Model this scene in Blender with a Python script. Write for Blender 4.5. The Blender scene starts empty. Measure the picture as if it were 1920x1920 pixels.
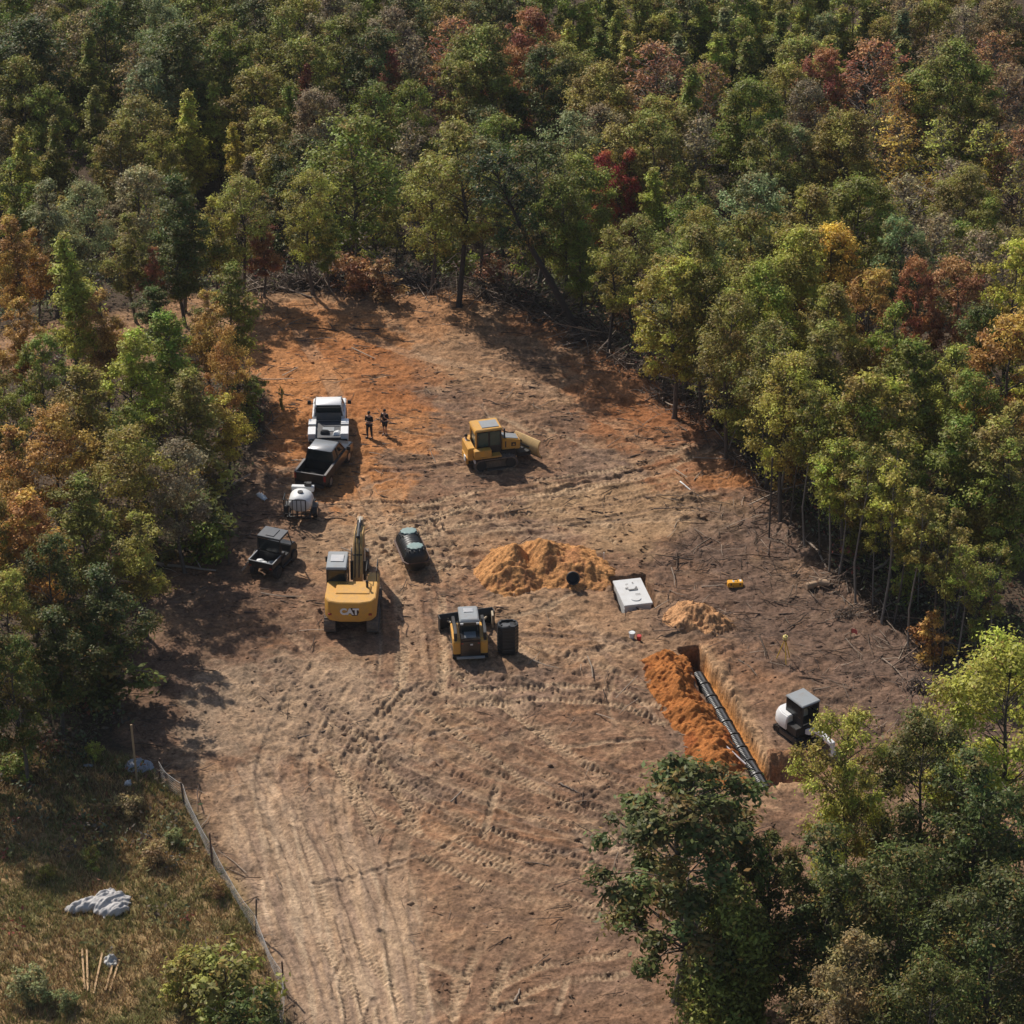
import bpy, bmesh, math, random
import numpy as np
from mathutils import Vector, Matrix

C = bpy.context.scene.collection
SC = bpy.context.scene
R = math.radians
FAST_TEST = False

# ------------------------------------------------------------------ camera
CAM_H = 80.0
PITCH = R(30.0)
FPX = 5175.0            # focal length in pixels of a 1920 px wide frame
cam_d = bpy.data.cameras.new('camera')
cam = bpy.data.objects.new('camera', cam_d); C.objects.link(cam)
cam.location = (0, 0, CAM_H)
cam.rotation_euler = (math.pi/2 - PITCH, 0, 0)
cam_d.sensor_width = 36; cam_d.sensor_fit = 'HORIZONTAL'
cam_d.lens = FPX/1920*36
cam_d.clip_start = 1; cam_d.clip_end = 4000
SC.camera = cam

# ------------------------------------------------------------------ sky, sun, exposure
SUN_DIR = Vector((0.60, -0.80, 0))      # the way shadows fall
SUN_EL = R(45)
w = bpy.data.worlds.new('World'); SC.world = w; w.use_nodes = True
nt = w.node_tree; nt.nodes.clear()
sky = nt.nodes.new('ShaderNodeTexSky'); sky.sky_type = 'NISHITA'; sky.sun_disc = False
sky.sun_elevation = SUN_EL
sky.sun_rotation = math.atan2(-SUN_DIR.x, -SUN_DIR.y)
sky.air_density = 1.0; sky.dust_density = 1.5
bg = nt.nodes.new('ShaderNodeBackground'); bg.inputs[1].default_value = 0.10
wo = nt.nodes.new('ShaderNodeOutputWorld')
nt.links.new(sky.outputs[0], bg.inputs[0]); nt.links.new(bg.outputs[0], wo.inputs[0])
sun_d = bpy.data.lights.new('sun', 'SUN'); sun_d.energy = 5.0; sun_d.angle = R(0.53)
sun_d.color = (1.0, 0.93, 0.84)
sun = bpy.data.objects.new('sun', sun_d); C.objects.link(sun)
ld = Vector((SUN_DIR.x*math.cos(SUN_EL), SUN_DIR.y*math.cos(SUN_EL), -math.sin(SUN_EL)))
sun.rotation_euler = ld.to_track_quat('-Z', 'Y').to_euler()
SC.view_settings.view_transform = 'Standard'; SC.view_settings.look = 'None'
SC.view_settings.exposure = 0.0; SC.view_settings.gamma = 1
SC.render.engine = 'CYCLES'
SC.cycles.max_bounces = 5; SC.cycles.diffuse_bounces = 3; SC.cycles.transparent_max_bounces = 4
SC.cycles.use_denoising = True
SC.cycles.denoiser = 'OPENIMAGEDENOISE'

# ------------------------------------------------------------------ pixel <-> ground
SP, CP = math.sin(PITCH), math.cos(PITCH)
def ray(px, py):
    u = (px-960)/FPX; v = (py-960)/FPX
    return u, CP - v*SP, -(SP + v*CP)
def P(px, py, z=0.0):
    u, dy, dz = ray(px, py)
    t = (z-CAM_H)/dz
    return u*t, dy*t
def to_px(x, y, z=0.0):
    zc = y*CP + (CAM_H-z)*SP
    v = (y*SP*-1 + (CAM_H-z)*CP)/zc
    return 960 + FPX*x/zc, 960 + FPX*v

# ------------------------------------------------------------------ noise
def _hash(i, j, s):
    h = (i*374761393 + j*668265263 + s*982451653) & 0xffffffff
    h = ((h ^ (h >> 13))*1274126177) & 0xffffffff
    return ((h ^ (h >> 16)) & 0xffffff)/float(0xffffff)
def vnoise(x, y, s=0):
    x = np.asarray(x, float); y = np.asarray(y, float)
    i = np.floor(x).astype(np.int64); j = np.floor(y).astype(np.int64)
    fx = x-i; fy = y-j
    fx = fx*fx*fx*(fx*(fx*6-15)+10); fy = fy*fy*fy*(fy*(fy*6-15)+10)
    a = _hash(i, j, s); b = _hash(i+1, j, s); c = _hash(i, j+1, s); d = _hash(i+1, j+1, s)
    return (a*(1-fx)+b*fx)*(1-fy) + (c*(1-fx)+d*fx)*fy
def fbm(x, y, o=4, s=0, g=0.5):
    t = 0; a = 1; n = 0
    for k in range(o):
        t = t + a*(vnoise(x*2**k+17.3*k, y*2**k-9.1*k, s+k)-0.5)*2; n += a; a *= g
    return t/n
def sstep(a, b, x):
    t = np.clip((x-a)/(b-a), 0, 1); return t*t*(3-2*t)
def in_poly(px, py, poly):
    px = np.asarray(px); py = np.asarray(py)
    r = np.zeros(px.shape, bool); n = len(poly); j = n-1
    for i in range(n):
        xi, yi = poly[i]; xj, yj = poly[j]
        if yi != yj:
            r ^= ((yi > py) != (yj > py)) & (px < (xj-xi)*(py-yi)/(yj-yi)+xi)
        j = i
    return r
def poly_dist(x, y, pts, closed=False):
    """distance to a polyline, arc length at the nearest point"""
    x = np.asarray(x, float); y = np.asarray(y, float)
    best = np.full(x.shape, 1e9); sa = np.zeros(x.shape); L = 0
    pts = list(pts) + ([pts[0]] if closed else [])
    for (ax, ay), (bx, by) in zip(pts[:-1], pts[1:]):
        dx, dy = bx-ax, by-ay; l2 = dx*dx+dy*dy
        t = np.clip(((x-ax)*dx+(y-ay)*dy)/l2, 0, 1)
        d = np.hypot(x-ax-t*dx, y-ay-t*dy)
        m = d < best; best = np.where(m, d, best); l = math.sqrt(l2)
        sa = np.where(m, L+t*l, sa); L += l
    return best, sa

def smooth_line(pts, n=8):
    out = []
    for i in range(len(pts)-1):
        p0 = pts[max(i-1, 0)]; p1 = pts[i]; p2 = pts[i+1]; p3 = pts[min(i+2, len(pts)-1)]
        for k in range(n):
            t = k/n
            out.append(tuple(0.5*((2*b)+(-a+c)*t+(2*a-5*b+4*c-d)*t*t+(-a+3*b-3*c+d)*t**3) for a, b, c, d in zip(p0, p1, p2, p3)))
    out.append(tuple(pts[-1])); return out

# ------------------------------------------------------------------ terrain
CLEAR_PX = [(480,545),(560,542),(640,536),(790,543),(900,550),(985,575),(1075,618),(1180,682),(1290,752),(1390,832),(1450,920),(1500,1000),
            (1575,1090),(1680,1170),(1800,1250),(1960,1330),(2050,1480),(2050,1640),(1700,1700),(1560,1850),(1480,2050),(520,2050),(535,1900),(480,1740),
            (400,1600),(330,1480),(255,1420),(225,1330),(250,1200),(300,1080),(400,1000),(470,880),(505,780),(480,720),(300,700),(0,720),(-150,720),(-150,640),(0,625),(200,590),(330,560)]
CLEAR = [P(*q) for q in CLEAR_PX]
GRASS_PX = [(-100,1370),(110,1395),(250,1420),(330,1480),(400,1590),(480,1735),(532,1900),(540,2100),(-200,2100)]
GRASS = [P(*q) for q in GRASS_PX]
TR_A, TR_B = P(1300,1228), P(1438,1462)          # trench axis
PIT_PX = (1186, 1118)
PIT = P(*PIT_PX)
MINIPIT = P(1478, 1440)

CREST = [P(*q) for q in [(-700,560),(-150,600),(0,590),(200,556),(330,545),(480,535),(640,526),(790,533),(900,540),(985,565),(1085,600),(1200,660),(1500,640),(2300,620)]]
def base_h(x, y):
    x = np.asarray(x, float); y = np.asarray(y, float)
    d, _ = poly_dist(x, y, CREST)
    cy = np.interp(x, [c[0] for c in CREST], [c[1] for c in CREST])
    beyond = np.where(y > cy, d, 0)
    fall = -8.5*sstep(-1, 13, beyond)*(y > cy)
    fall = fall + 8.5*float(sstep(-1, 13, 0.0))*(y > cy)
    far = np.clip(y-178, 0, 150)
    h = 0.22*fbm(x/14, y/14, 2, 5) + fall + 0.12*np.clip(y-245, 0, 260) + 0.0*far
    return h
def HB(x, y): return float(base_h(np.array([x]), np.array([y]))[0])

def axis_coords(lo, hi, step, outer):
    a = list(np.arange(lo, hi+1e-6, step))
    s = step; v = hi; right = []
    while v < outer[1]:
        s = min(s*1.13, 60); v += s; right.append(v)
    s = step; v = lo; left = []
    while v > outer[0]:
        s = min(s*1.13, 60); v -= s; left.append(v)
    return np.array(left[::-1]+a+right)
gx = axis_coords(-27.0, 27.0, 0.075, (-1500, 1500))
gy = axis_coords(92.0, 172.0, 0.085, (-400, 2600))
X, Y = np.meshgrid(gx, gy)
PX, PY = to_px(X, Y)
Z = base_h(X, Y)
wob = 0.9*fbm(X/2.2, Y/2.2, 3, 31)
din, _ = poly_dist(X, Y, CLEAR, True)
ins = in_poly(X, Y, CLEAR)
sd = np.where(ins, din, -din) + wob                 # signed distance inside the clearing
clear = sstep(-0.5, 0.8, sd)
dgr, _ = poly_dist(X, Y, GRASS, True)
grass = sstep(-0.6, 0.6, np.where(in_poly(X, Y, GRASS), dgr, -dgr) + 0.7*fbm(X/1.5, Y/1.5, 3, 77))

# relief of the scraped soil
near = sstep(150, 125, Y)                            # 1 close to the camera, 0 at the far end
scr = fbm(X*0.35+3, Y*1.5, 4, 11)                    # scrape marks running across
lump = fbm(X*0.9, Y*0.9, 5, 13, 0.62)
fine = fbm(X*3.1, Y*3.1, 3, 17, 0.6)
rough = 0.35+0.65*sstep(-0.3, 0.5, fbm(X/6, Y/6, 3, 19))
relief = 0.24*scr*(1-0.55*near)*rough + (0.19+0.10*near)*lump*rough + 0.085*fine
road_l = [(590,2000),(560,1840),(510,1740),(450,1590),(400,1450)]
road_r = [(815,2000),(795,1900),(755,1700),(670,1500),(590,1400)]
road = sstep(1.2, -0.3, np.where(in_poly(PX, PY, road_l+road_r[::-1]), -1, 1)*np.minimum(
    poly_dist(X, Y, [P(*q) for q in road_l])[0], poly_dist(X, Y, [P(*q) for q in road_r])[0]) + 0.8*fbm(X/1.5, Y/3, 3, 23))
streak = fbm((X+0.18*Y)/0.33, Y/6, 3, 24)
road = road*sstep(1360, 1720, PY+150*fbm(X/2.5, Y/4, 3, 29))
relief = relief*(1-0.75*road)
berm = np.exp(-((sd-0.3)/1.0)**2)*(X > 2)*sstep(1500, 1250, PY)   # pushed-up debris along the far and right edge
relief = relief + berm*(0.35+0.45*fbm(X/0.9, Y/0.9, 4, 37, 0.6))
Z = Z + relief*clear*(1-grass) + (1-clear)*(0.10*fbm(X*0.8, Y*0.8, 3, 41)) + grass*0.12*fbm(X*0.9, Y*0.9, 4, 43)

# colours
def mixc(a, b, t): return a*(1-t[..., None]) + np.array(b)*t[..., None]
def rgb(*c): return np.array(c)
mauve = rgb(0.250, 0.148, 0.092)
tan = rgb(0.375, 0.245, 0.145)
orange = rgb(0.46, 0.205, 0.075)
rust = rgb(0.30, 0.115, 0.040)
dark = rgb(0.085, 0.056, 0.040)
ashy = rgb(0.235, 0.158, 0.113)
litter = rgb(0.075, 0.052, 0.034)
col = np.zeros(X.shape+(3,)) + mauve
col = mixc(col, ashy, sstep(-0.1, 0.5, fbm(X/5, Y/4, 4, 51)))
col = mixc(col, tan, 0.60*sstep(0.0, 0.55, fbm(X/4, Y/3, 4, 53)))
col = mixc(col, dark, 0.65*sstep(0.10, 0.55, fbm(X*0.5, Y*1.1, 5, 57, 0.65)))
col = mixc(col, (0.40, 0.27, 0.165), 0.55*sstep(0.12, 0.5, fbm(X*0.8, Y*1.3, 4, 58, 0.65)))
col = mixc(col, (0.38, 0.19, 0.09), 0.35*sstep(0.1, 0.5, fbm(X/3.5, Y/3, 4, 59, 0.6)))
col = mixc(col, (0.13, 0.083, 0.058), 0.65*sstep(0.12, 0.45, fbm(X*1.6, Y*2.2, 3, 60, 0.65)))
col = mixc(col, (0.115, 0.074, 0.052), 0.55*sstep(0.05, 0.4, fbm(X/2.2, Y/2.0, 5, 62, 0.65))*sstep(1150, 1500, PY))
def blob(px, py, rx, ry, soft=0.6, s=0):
    cx, cy = P(px, py)
    d = np.hypot((X-cx)/rx, (Y-cy)/ry) + 0.75*fbm(X/1.8, Y/1.4, 6, 61+s, 0.68)
    return sstep(1+soft*0.35, 1-soft*0.35, d)
# far field: warm tan with orange earth
col = mixc(col, (0.38, 0.235, 0.130), 0.60*sstep(800, 620, PY+90*fbm(X/5, Y/4, 3, 63)))
col = mixc(col, dark, 0.5*sstep(0.15, 0.55, scr)*sstep(980, 760, PY))
for a in ((600, 700, 5.5, 9.0, 1), (560, 640, 5.0, 6.0, 2), (720, 790, 3.3, 4.0, 3), (690, 930, 2.5, 3.5, 4), (650, 870, 2.0, 5, 5), (820, 585, 3.0, 4, 6), (530, 780, 2, 6, 8)):
    col = mixc(col, orange, (0.35 if a[1] < 650 else 0.72)*blob(*a[:4], s=a[4]))
for a in ((700, 760, 3.6, 1.6, 7), (640, 660, 3, 1.6, 9), (1330, 895, 4.2, 2.2, 10), (1250, 800, 5, 3, 11), (1100, 610, 5, 3.0, 12), (1190, 720, 4, 5, 13), (740, 700, 3, 3, 14)):
    col = mixc(col, rust, 0.55*blob(*a[:4], s=a[4]))
col = mixc(col, orange, 0.6*blob(1390, 905, 2.6, 1.0, s=15))
col = mixc(col, (0.40,0.27,0.15), 0.55*blob(1170, 960, 5.5, 4.0, s=16))
col = mixc(col, (0.37,0.25,0.15), 0.5*blob(760, 1010, 6, 5.0, s=18))
col = mixc(col, tan, 0.5*blob(1080, 1180, 7, 3.5, s=19))
# branch litter, dark mauve, on the right
col = mixc(col, (0.130, 0.092, 0.075), 0.7*sstep(0.0, 1.0, (lambda pl: sstep(-2.5, 2.5, np.where(in_poly(X, Y, pl), 1, -1)*poly_dist(X, Y, pl, True)[0]))([P(*q) for q in [(1300,930),(1440,950),(1700,1180),(1900,1330),(1900,1420),(1560,1350),(1500,1260),(1230,1190),(1260,1020)]])*(1.0+0.9*fbm(X/2, Y/2, 4, 65)) + 0.25*fbm(X/2.5, Y/2.5, 4, 67)))
col = mixc(col, (0.135, 0.088, 0.062), 0.55*blob(330, 1230, 6.5, 8, s=21)); col = mixc(col, (0.15, 0.10, 0.072), 0.4*blob(480, 1000, 3, 6, s=22))  # darker soil at left, tree shade painted into the colour
col = col*np.array([0.87, 0.825, 0.775])
# dust road
col = mixc(col, (0.43, 0.30, 0.19), 0.75*road*(0.55+0.45*sstep(-0.3, 0.3, fbm(X/1.2, Y/5, 4, 79))))
col = mixc(col, (0.36, 0.26, 0.17), 0.5*blob(560, 1330, 6, 4.5, s=20))
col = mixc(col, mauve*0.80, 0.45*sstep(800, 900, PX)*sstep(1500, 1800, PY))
col = mixc(col, (0.24, 0.165, 0.115), 0.75*road*sstep(0.05, 0.35, streak)); col = mixc(col, (0.50, 0.37, 0.245), 0.6*road*sstep(-0.05, -0.35, streak))
# forest floor and grass
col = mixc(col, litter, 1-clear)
gcol = mixc(np.zeros(X.shape+(3,))+rgb(0.31, 0.205, 0.10), (0.15, 0.14, 0.055), sstep(0.0, 0.5, fbm(X/2.0, Y/2.4, 4, 71)))
gcol = mixc(gcol, (0.30, 0.205, 0.095), 0.7*sstep(0.0, 0.45, fbm(X/1.2, Y/1.2, 4, 73)))
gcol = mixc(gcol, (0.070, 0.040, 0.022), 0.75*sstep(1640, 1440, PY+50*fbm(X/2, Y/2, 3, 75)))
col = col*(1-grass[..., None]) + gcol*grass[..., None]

# wheel and track marks
def mark(pts_px, half, depth, tread=0.0, pitch=0.24, tint=None, amt=0.5, seed=0, edge=0.03):
    global Z, col
    pts = smooth_line([P(*q) for q in pts_px], 6)
    xs = [p[0] for p in pts]; ys = [p[1] for p in pts]
    i0 = np.searchsorted(gx, min(xs)-half*2); i1 = np.searchsorted(gx, max(xs)+half*2)
    j0 = np.searchsorted(gy, min(ys)-half*2); j1 = np.searchsorted(gy, max(ys)+half*2)
    if i1 <= i0 or j1 <= j0: return
    x = X[j0:j1, i0:i1]; y = Y[j0:j1, i0:i1]
    d, s = poly_dist(x, y, pts)
    gap = sstep(-0.35, 0.05, fbm(s/3.0, s*0+seed, 2, 83+seed))
    d = d + 0.03*fbm(x*2, y*2, 2, 81+seed)
    m = sstep(half+0.06, half-0.06, d)*(0.25+0.75*gap)
    rim = np.exp(-((d-half-0.1)/0.09)**2)*edge*(0.4+0.6*gap)
    dz = -depth*m + rim
    if tread: dz = dz + m*tread*np.where(np.mod(s, pitch) < pitch*0.5, 1, -1)
    Z[j0:j1, i0:i1] += dz
    if tint is not None:
        c = col[j0:j1, i0:i1]; mm = m*amt
        if tread: mm = mm*np.where(np.mod(s, pitch) < pitch*0.5, 1.0, 0.45)
        col[j0:j1, i0:i1] = mixc(c, tint, mm)
def pair(pts_px, gap_px, **k):
    mark(pts_px, **k)
    mark([(a+gap_px[0], b+gap_px[1]) for a, b in pts_px], **k)
rr = random.Random(4)
FL = [([(640,1990),(600,1760),(540,1560),(520,1420),(580,1290)], [(800,1990),(770,1760),(700,1560),(690,1420),(800,1290)]),
      ([(560,1400),(700,1480),(900,1560),(1200,1640)], [(760,1260),(900,1330),(1050,1430),(1230,1500)]),
      ([(800,1240),(900,1290),(1050,1330),(1230,1400)], [(800,1130),(920,1180),(1050,1200),(1230,1230)]),
      ([(420,1250),(520,1330),(640,1420),(760,1560)], [(560,1180),(660,1260),(760,1340),(900,1450)]),
      ([(620,1000),(700,1090),(730,1200),(740,1300)], [(820,960),(860,1060),(880,1160),(900,1260)]),
      ([(640,930),(820,930),(1080,890),(1330,830)], [(700,1040),(860,1000),(1100,985),(1360,960)])]
for i in range(78):
    l0, l1 = FL[rr.choice((0, 0, 1, 1, 1, 2, 3, 4, 4, 5))]; t = rr.uniform(-0.1, 1.1); t2 = t+rr.uniform(-0.35, 0.35)
    l = [(a[0]+(b[0]-a[0])*(t+(t2-t)*k/(len(l0)-1))+rr.uniform(-8, 8), a[1]+(b[1]-a[1])*(t+(t2-t)*k/(len(l0)-1))+rr.uniform(-6, 6)) for k, (a, b) in enumerate(zip(l0, l1))]
    tr = rr.random() < 0.35
    mark(l, rr.uniform(0.18, 0.24) if tr else rr.uniform(0.06, 0.2), rr.uniform(0.02, 0.05), tread=0.025 if tr else 0.0, pitch=rr.uniform(0.24, 0.32), tint=rr.choice(((0.40,0.275,0.17),(0.17,0.112,0.078),(0.20,0.135,0.095),(0.36,0.24,0.15))), amt=rr.uniform(0.2, 0.5), seed=100+i, edge=rr.uniform(0.02, 0.06))
WT = dict(tint=(0.37, 0.25, 0.155), amt=0.35, edge=0.055)
for i, (hw, pts) in enumerate([
 (0.55, [(640,930),(760,985),(900,960),(1080,915),(1260,880),(1400,860)]), (0.5, [(600,960),(700,1040),(760,1130),(780,1230),(840,1300),(980,1330)]),
 (0.55, [(560,1700),(520,1560),(500,1440),(540,1330),(600,1250)]), (0.5, [(700,1900),(660,1700),(640,1540),(660,1420),(730,1330),(800,1290)]),
 (0.45, [(760,1900),(740,1720),(760,1560),(840,1450),(980,1380),(1150,1370)]), (0.5, [(560,620),(620,720),(660,830),(690,930),(730,1010)]),
 (0.5, [(620,600),(760,660),(940,700),(1100,760),(1220,840)]), (0.45, [(840,900),(980,1000),(1140,985),(1300,960)]), (0.45, [(1010,1130),(1100,1180),(1190,1260),(1210,1330)]),
 (0.5, [(420,1300),(470,1380),(560,1500),(640,1640),(690,1780)]), (0.4, [(900,1290),(1010,1370),(1130,1480),(1180,1560)]), (0.45, [(700,1250),(900,1265),(1060,1240),(1180,1210)])]):
    mark(pts, half=hw, depth=0.05, seed=40+i, **WT)
for i in range(24):                                   # ruts fanning out of the road
    t = rr.random()
    l = [((1-t)*a[0]+t*b[0]+rr.uniform(-12, 12), (1-t)*a[1]+t*b[1]) for a, b in zip(road_l, road_r)]
    mark(l[:rr.choice((3, 4, 5))] if rr.random() < .7 else l[1:], rr.uniform(0.06, 0.28), rr.uniform(0.02, 0.06), tint=rr.choice(((0.42,0.30,0.20),(0.24,0.165,0.115),(0.27,0.18,0.125))), amt=rr.uniform(0.15, 0.5), seed=i)
TT = dict(half=0.23, depth=0.04, tread=0.035, pitch=0.27, tint=(0.46, 0.325, 0.20), amt=0.55)
pair([(735,1300),(820,1350),(960,1450),(1060,1510),(1160,1590),(1200,1640)], (70,-60), **TT, seed=1)
pair([(620,1420),(700,1510),(830,1590),(960,1640),(1090,1690),(1200,1720)], (40,-50), **TT, seed=2)
pair([(640,1480),(760,1590),(900,1660),(1040,1700),(1180,1730)], (55,-36), **TT, seed=3)
pair([(620,1330),(625,1400),(640,1450),(700,1560)], (85,0), **TT, seed=4)
pair([(760,1200),(755,1280),(730,1340),(700,1420)], (75,0), **TT, seed=5)
pair([(640,950),(720,1010),(745,1100),(750,1200),(745,1290)], (80,0), **TT, seed=6)
pair([(840,1300),(1000,1290),(1150,1300),(1240,1330)], (0,26), **TT, seed=7)
pair([(600,1760),(690,1900),(700,1990)], (70,0), **TT, seed=8)
pair([(830,1700),(800,1780),(790,1900)], (60,10), **TT, seed=9)
pair([(940,1720),(890,1800),(850,1920)], (60,10), **TT, seed=10)
pair([(870,1900),(1000,1820),(1160,1790)], (10,36), **TT, seed=12)
pair([(680,980),(850,930),(1000,900),(1200,870),(1330,820)], (0,26), **TT, seed=13)
pair([(700,1040),(850,960),(1020,950),(1150,990)], (0,26), **TT, seed=14)
for i in range(60):                                   # loose smooth scrapes everywhere
    a = (rr.uniform(560, 1250), rr.uniform(600, 1900)); an = rr.gauss(0.15, 0.35) if a[1] < 1150 else rr.uniform(-0.6, 1.9)
    L = rr.uniform(60, 260); b = (a[0]+L*math.cos(an), a[1]+L*0.55*math.sin(an)); m_ = ((a[0]+b[0])/2+rr.uniform(-15, 15), (a[1]+b[1])/2+rr.uniform(-14, 14))
    mark([a, m_, b], rr.uniform(0.06, 0.22), rr.uniform(0.03, 0.09), tint=rr.choice(((0.33,0.235,0.16),(0.15,0.10,0.075),(0.38,0.27,0.17))), amt=0.5, seed=20+i, edge=0.06)

# trench for the drain field, tank pit, small dug pit
ax_, ay_ = TR_A; bx_, by_ = TR_B
TL = math.hypot(bx_-ax_, by_-ay_); tx, ty = (bx_-ax_)/TL, (by_-ay_)/TL
s_ = (X-ax_)*tx + (Y-ay_)*ty; n_ = (X-ax_)*ty*-1 + (Y-ay_)*tx
tw = 0.54 + 0.15*fbm(X*1.6, Y*1.6, 4, 91, 0.65)
tin = sstep(tw+0.10, tw-0.06, np.abs(n_))*sstep(-0.9, -0.75, s_)*sstep(TL+0.5, TL+0.35, s_)
head = sstep(0.62, 0.5, np.abs(n_+0.05))*sstep(-1.0, -0.85, s_)*sstep(0.7, 0.5, s_)
near_tr = sstep(1.7, 0.6, np.abs(n_))*sstep(-1.2, -0.2, s_)*sstep(TL+1.4, TL+0.3, s_)
col = mixc(col, (0.42, 0.26, 0.14), 0.75*near_tr*(n_ > 0) )
Z = Z + near_tr*0.20*(n_ > 0)*(0.6+1.3*fbm(X*2, Y*2, 4, 93, 0.65))
Z = Z*(1-tin) + (-0.85-0.45*head)*tin
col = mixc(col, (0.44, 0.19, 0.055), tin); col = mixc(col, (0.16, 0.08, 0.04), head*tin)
PR = R(12)
pu = (X-PIT[0])*math.cos(PR)+(Y-PIT[1])*math.sin(PR); pv = -(X-PIT[0])*math.sin(PR)+(Y-PIT[1])*math.cos(PR)
pin = sstep(1.12, 0.98, np.abs(pu-0.1)+0.1*fbm(X*2, Y*2, 3, 95))*sstep(1.75, 1.6, np.abs(pv-0.2)+0.12*fbm(X*2, Y*2, 3, 97))
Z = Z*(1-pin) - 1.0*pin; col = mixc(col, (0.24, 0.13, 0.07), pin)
mp = sstep(1.25, 0.6, np.hypot((X-MINIPIT[0])/1.2, (Y-MINIPIT[1])/1.0)+0.15*fbm(X*2, Y*2, 3, 99))
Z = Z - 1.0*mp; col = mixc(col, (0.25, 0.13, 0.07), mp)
def ground_z(x, y):
    i = int(np.clip(np.searchsorted(gx, x)-1, 0, len(gx)-2)); j = int(np.clip(np.searchsorted(gy, y)-1, 0, len(gy)-2))
    return float(Z[j, i])
def ground_zs(x, y):
    i = np.clip(np.searchsorted(gx, x)-1, 0, len(gx)-2); j = np.clip(np.searchsorted(gy, y)-1, 0, len(gy)-2)
    return Z[j, i]

# ------------------------------------------------------------------ object helpers
def tag(o, label=None, cat=None, group=None, kind=None):
    if label: o['label'] = label
    if cat: o['category'] = cat
    if group: o['group'] = group
    if kind: o['kind'] = kind
    return o
def thing(name, label, cat, loc=(0, 0, 0), rz=0.0, group=None):
    o = bpy.data.objects.new(name, None); C.objects.link(o)
    o.location = loc; o.rotation_euler = (0, 0, rz); o.empty_display_size = 0.2
    return tag(o, label, cat, group)
def at(px, py, dz=0.0):
    z = 0.0
    for _ in range(8):
        x, y = P(px, py, z); z = 0.5*z+0.5*ground_z(x, y)
    x, y = P(px, py, z); return Vector((x, y, ground_z(x, y)+dz))
def link(name, me, mat=None, parent=None):
    o = bpy.data.objects.new(name, me); C.objects.link(o)
    if mat is not None: me.materials.append(mat)
    if parent is not None: o.parent = parent
    return o
def copy_tree(o, parent=None):
    c = o.copy(); C.objects.link(c); c.parent = parent
    for ch in o.children: copy_tree(ch, c)
    return c
def np_mesh(name, V, F, smooth=False):
    """V (n,3) and F (m,k) faces, all of k corners"""
    me = bpy.data.meshes.new(name); V = np.asarray(V, np.float32); F = np.asarray(F, np.int32)
    k = F.shape[1]; me.vertices.add(len(V)); me.vertices.foreach_set('co', V.ravel())
    me.loops.add(F.size); me.loops.foreach_set('vertex_index', F.ravel())
    me.polygons.add(len(F)); me.polygons.foreach_set('loop_start', np.arange(0, F.size, k, dtype=np.int32))
    me.polygons.foreach_set('loop_total', np.full(len(F), k, np.int32))
    if smooth: me.polygons.foreach_set('use_smooth', np.ones(len(F), bool))
    me.update(calc_edges=True); return me
def set_attr(me, name, A):
    a = me.attributes.new(name, 'FLOAT_COLOR', 'POINT'); A = np.asarray(A, np.float32)
    if A.shape[1] == 3: A = np.concatenate([A, np.ones((len(A), 1), np.float32)], 1)
    a.data.foreach_set('color', A.ravel())
def grid_faces(nx, ny):
    i, j = np.meshgrid(np.arange(nx-1), np.arange(ny-1)); a = (j*nx+i).ravel()
    return np.stack([a, a+1, a+nx+1, a+nx], 1)

# ------------------------------------------------------------------ materials
def new_mat(name):
    m = bpy.data.materials.new(name); m.use_nodes = True
    b = m.node_tree.nodes['Principled BSDF']; return m, m.node_tree, b
def N(nt, t, **k):
    n = nt.nodes.new(t)
    for a, b in k.items(): setattr(n, a, b)
    return n
_mats = {}
def paint(name, color, rough=0.5, metal=0.0, dirt=0.25, dirtcol=(0.22, 0.15, 0.10), coat=0.0, scale=3.0):
    """a solid colour with worn, dusty patches"""
    if name in _mats: return _mats[name]
    m, nt, b = new_mat(name); L = nt.links.new
    tc = N(nt, 'ShaderNodeTexCoord'); n1 = N(nt, 'ShaderNodeTexNoise'); n1.inputs['Scale'].default_value = scale
    n1.inputs['Detail'].default_value = 6; n1.inputs['Roughness'].default_value = 0.7
    L(tc.outputs['Object'], n1.inputs['Vector'])
    r = N(nt, 'ShaderNodeMapRange'); r.inputs[1].default_value = 0.45; r.inputs[2].default_value = 0.75; r.inputs[3].default_value = 0; r.inputs[4].default_value = dirt
    L(n1.outputs[0], r.inputs[0])
    mx = N(nt, 'ShaderNodeMix', data_type='RGBA'); mx.inputs[6].default_value = (*color, 1); mx.inputs[7].default_value = (*dirtcol, 1)
    L(r.outputs[0], mx.inputs[0]); L(mx.outputs[2], b.inputs['Base Color'])
    r2 = N(nt, 'ShaderNodeMapRange'); r2.inputs[3].default_value = max(rough-0.08, 0.03); r2.inputs[4].default_value = min(rough+0.25, 1)
    L(n1.outputs[0], r2.inputs[0]); L(r2.outputs[0], b.inputs['Roughness'])
    b.inputs['Metallic'].default_value = metal; b.inputs['Coat Weight'].default_value = coat
    _mats[name] = m; return m
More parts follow.
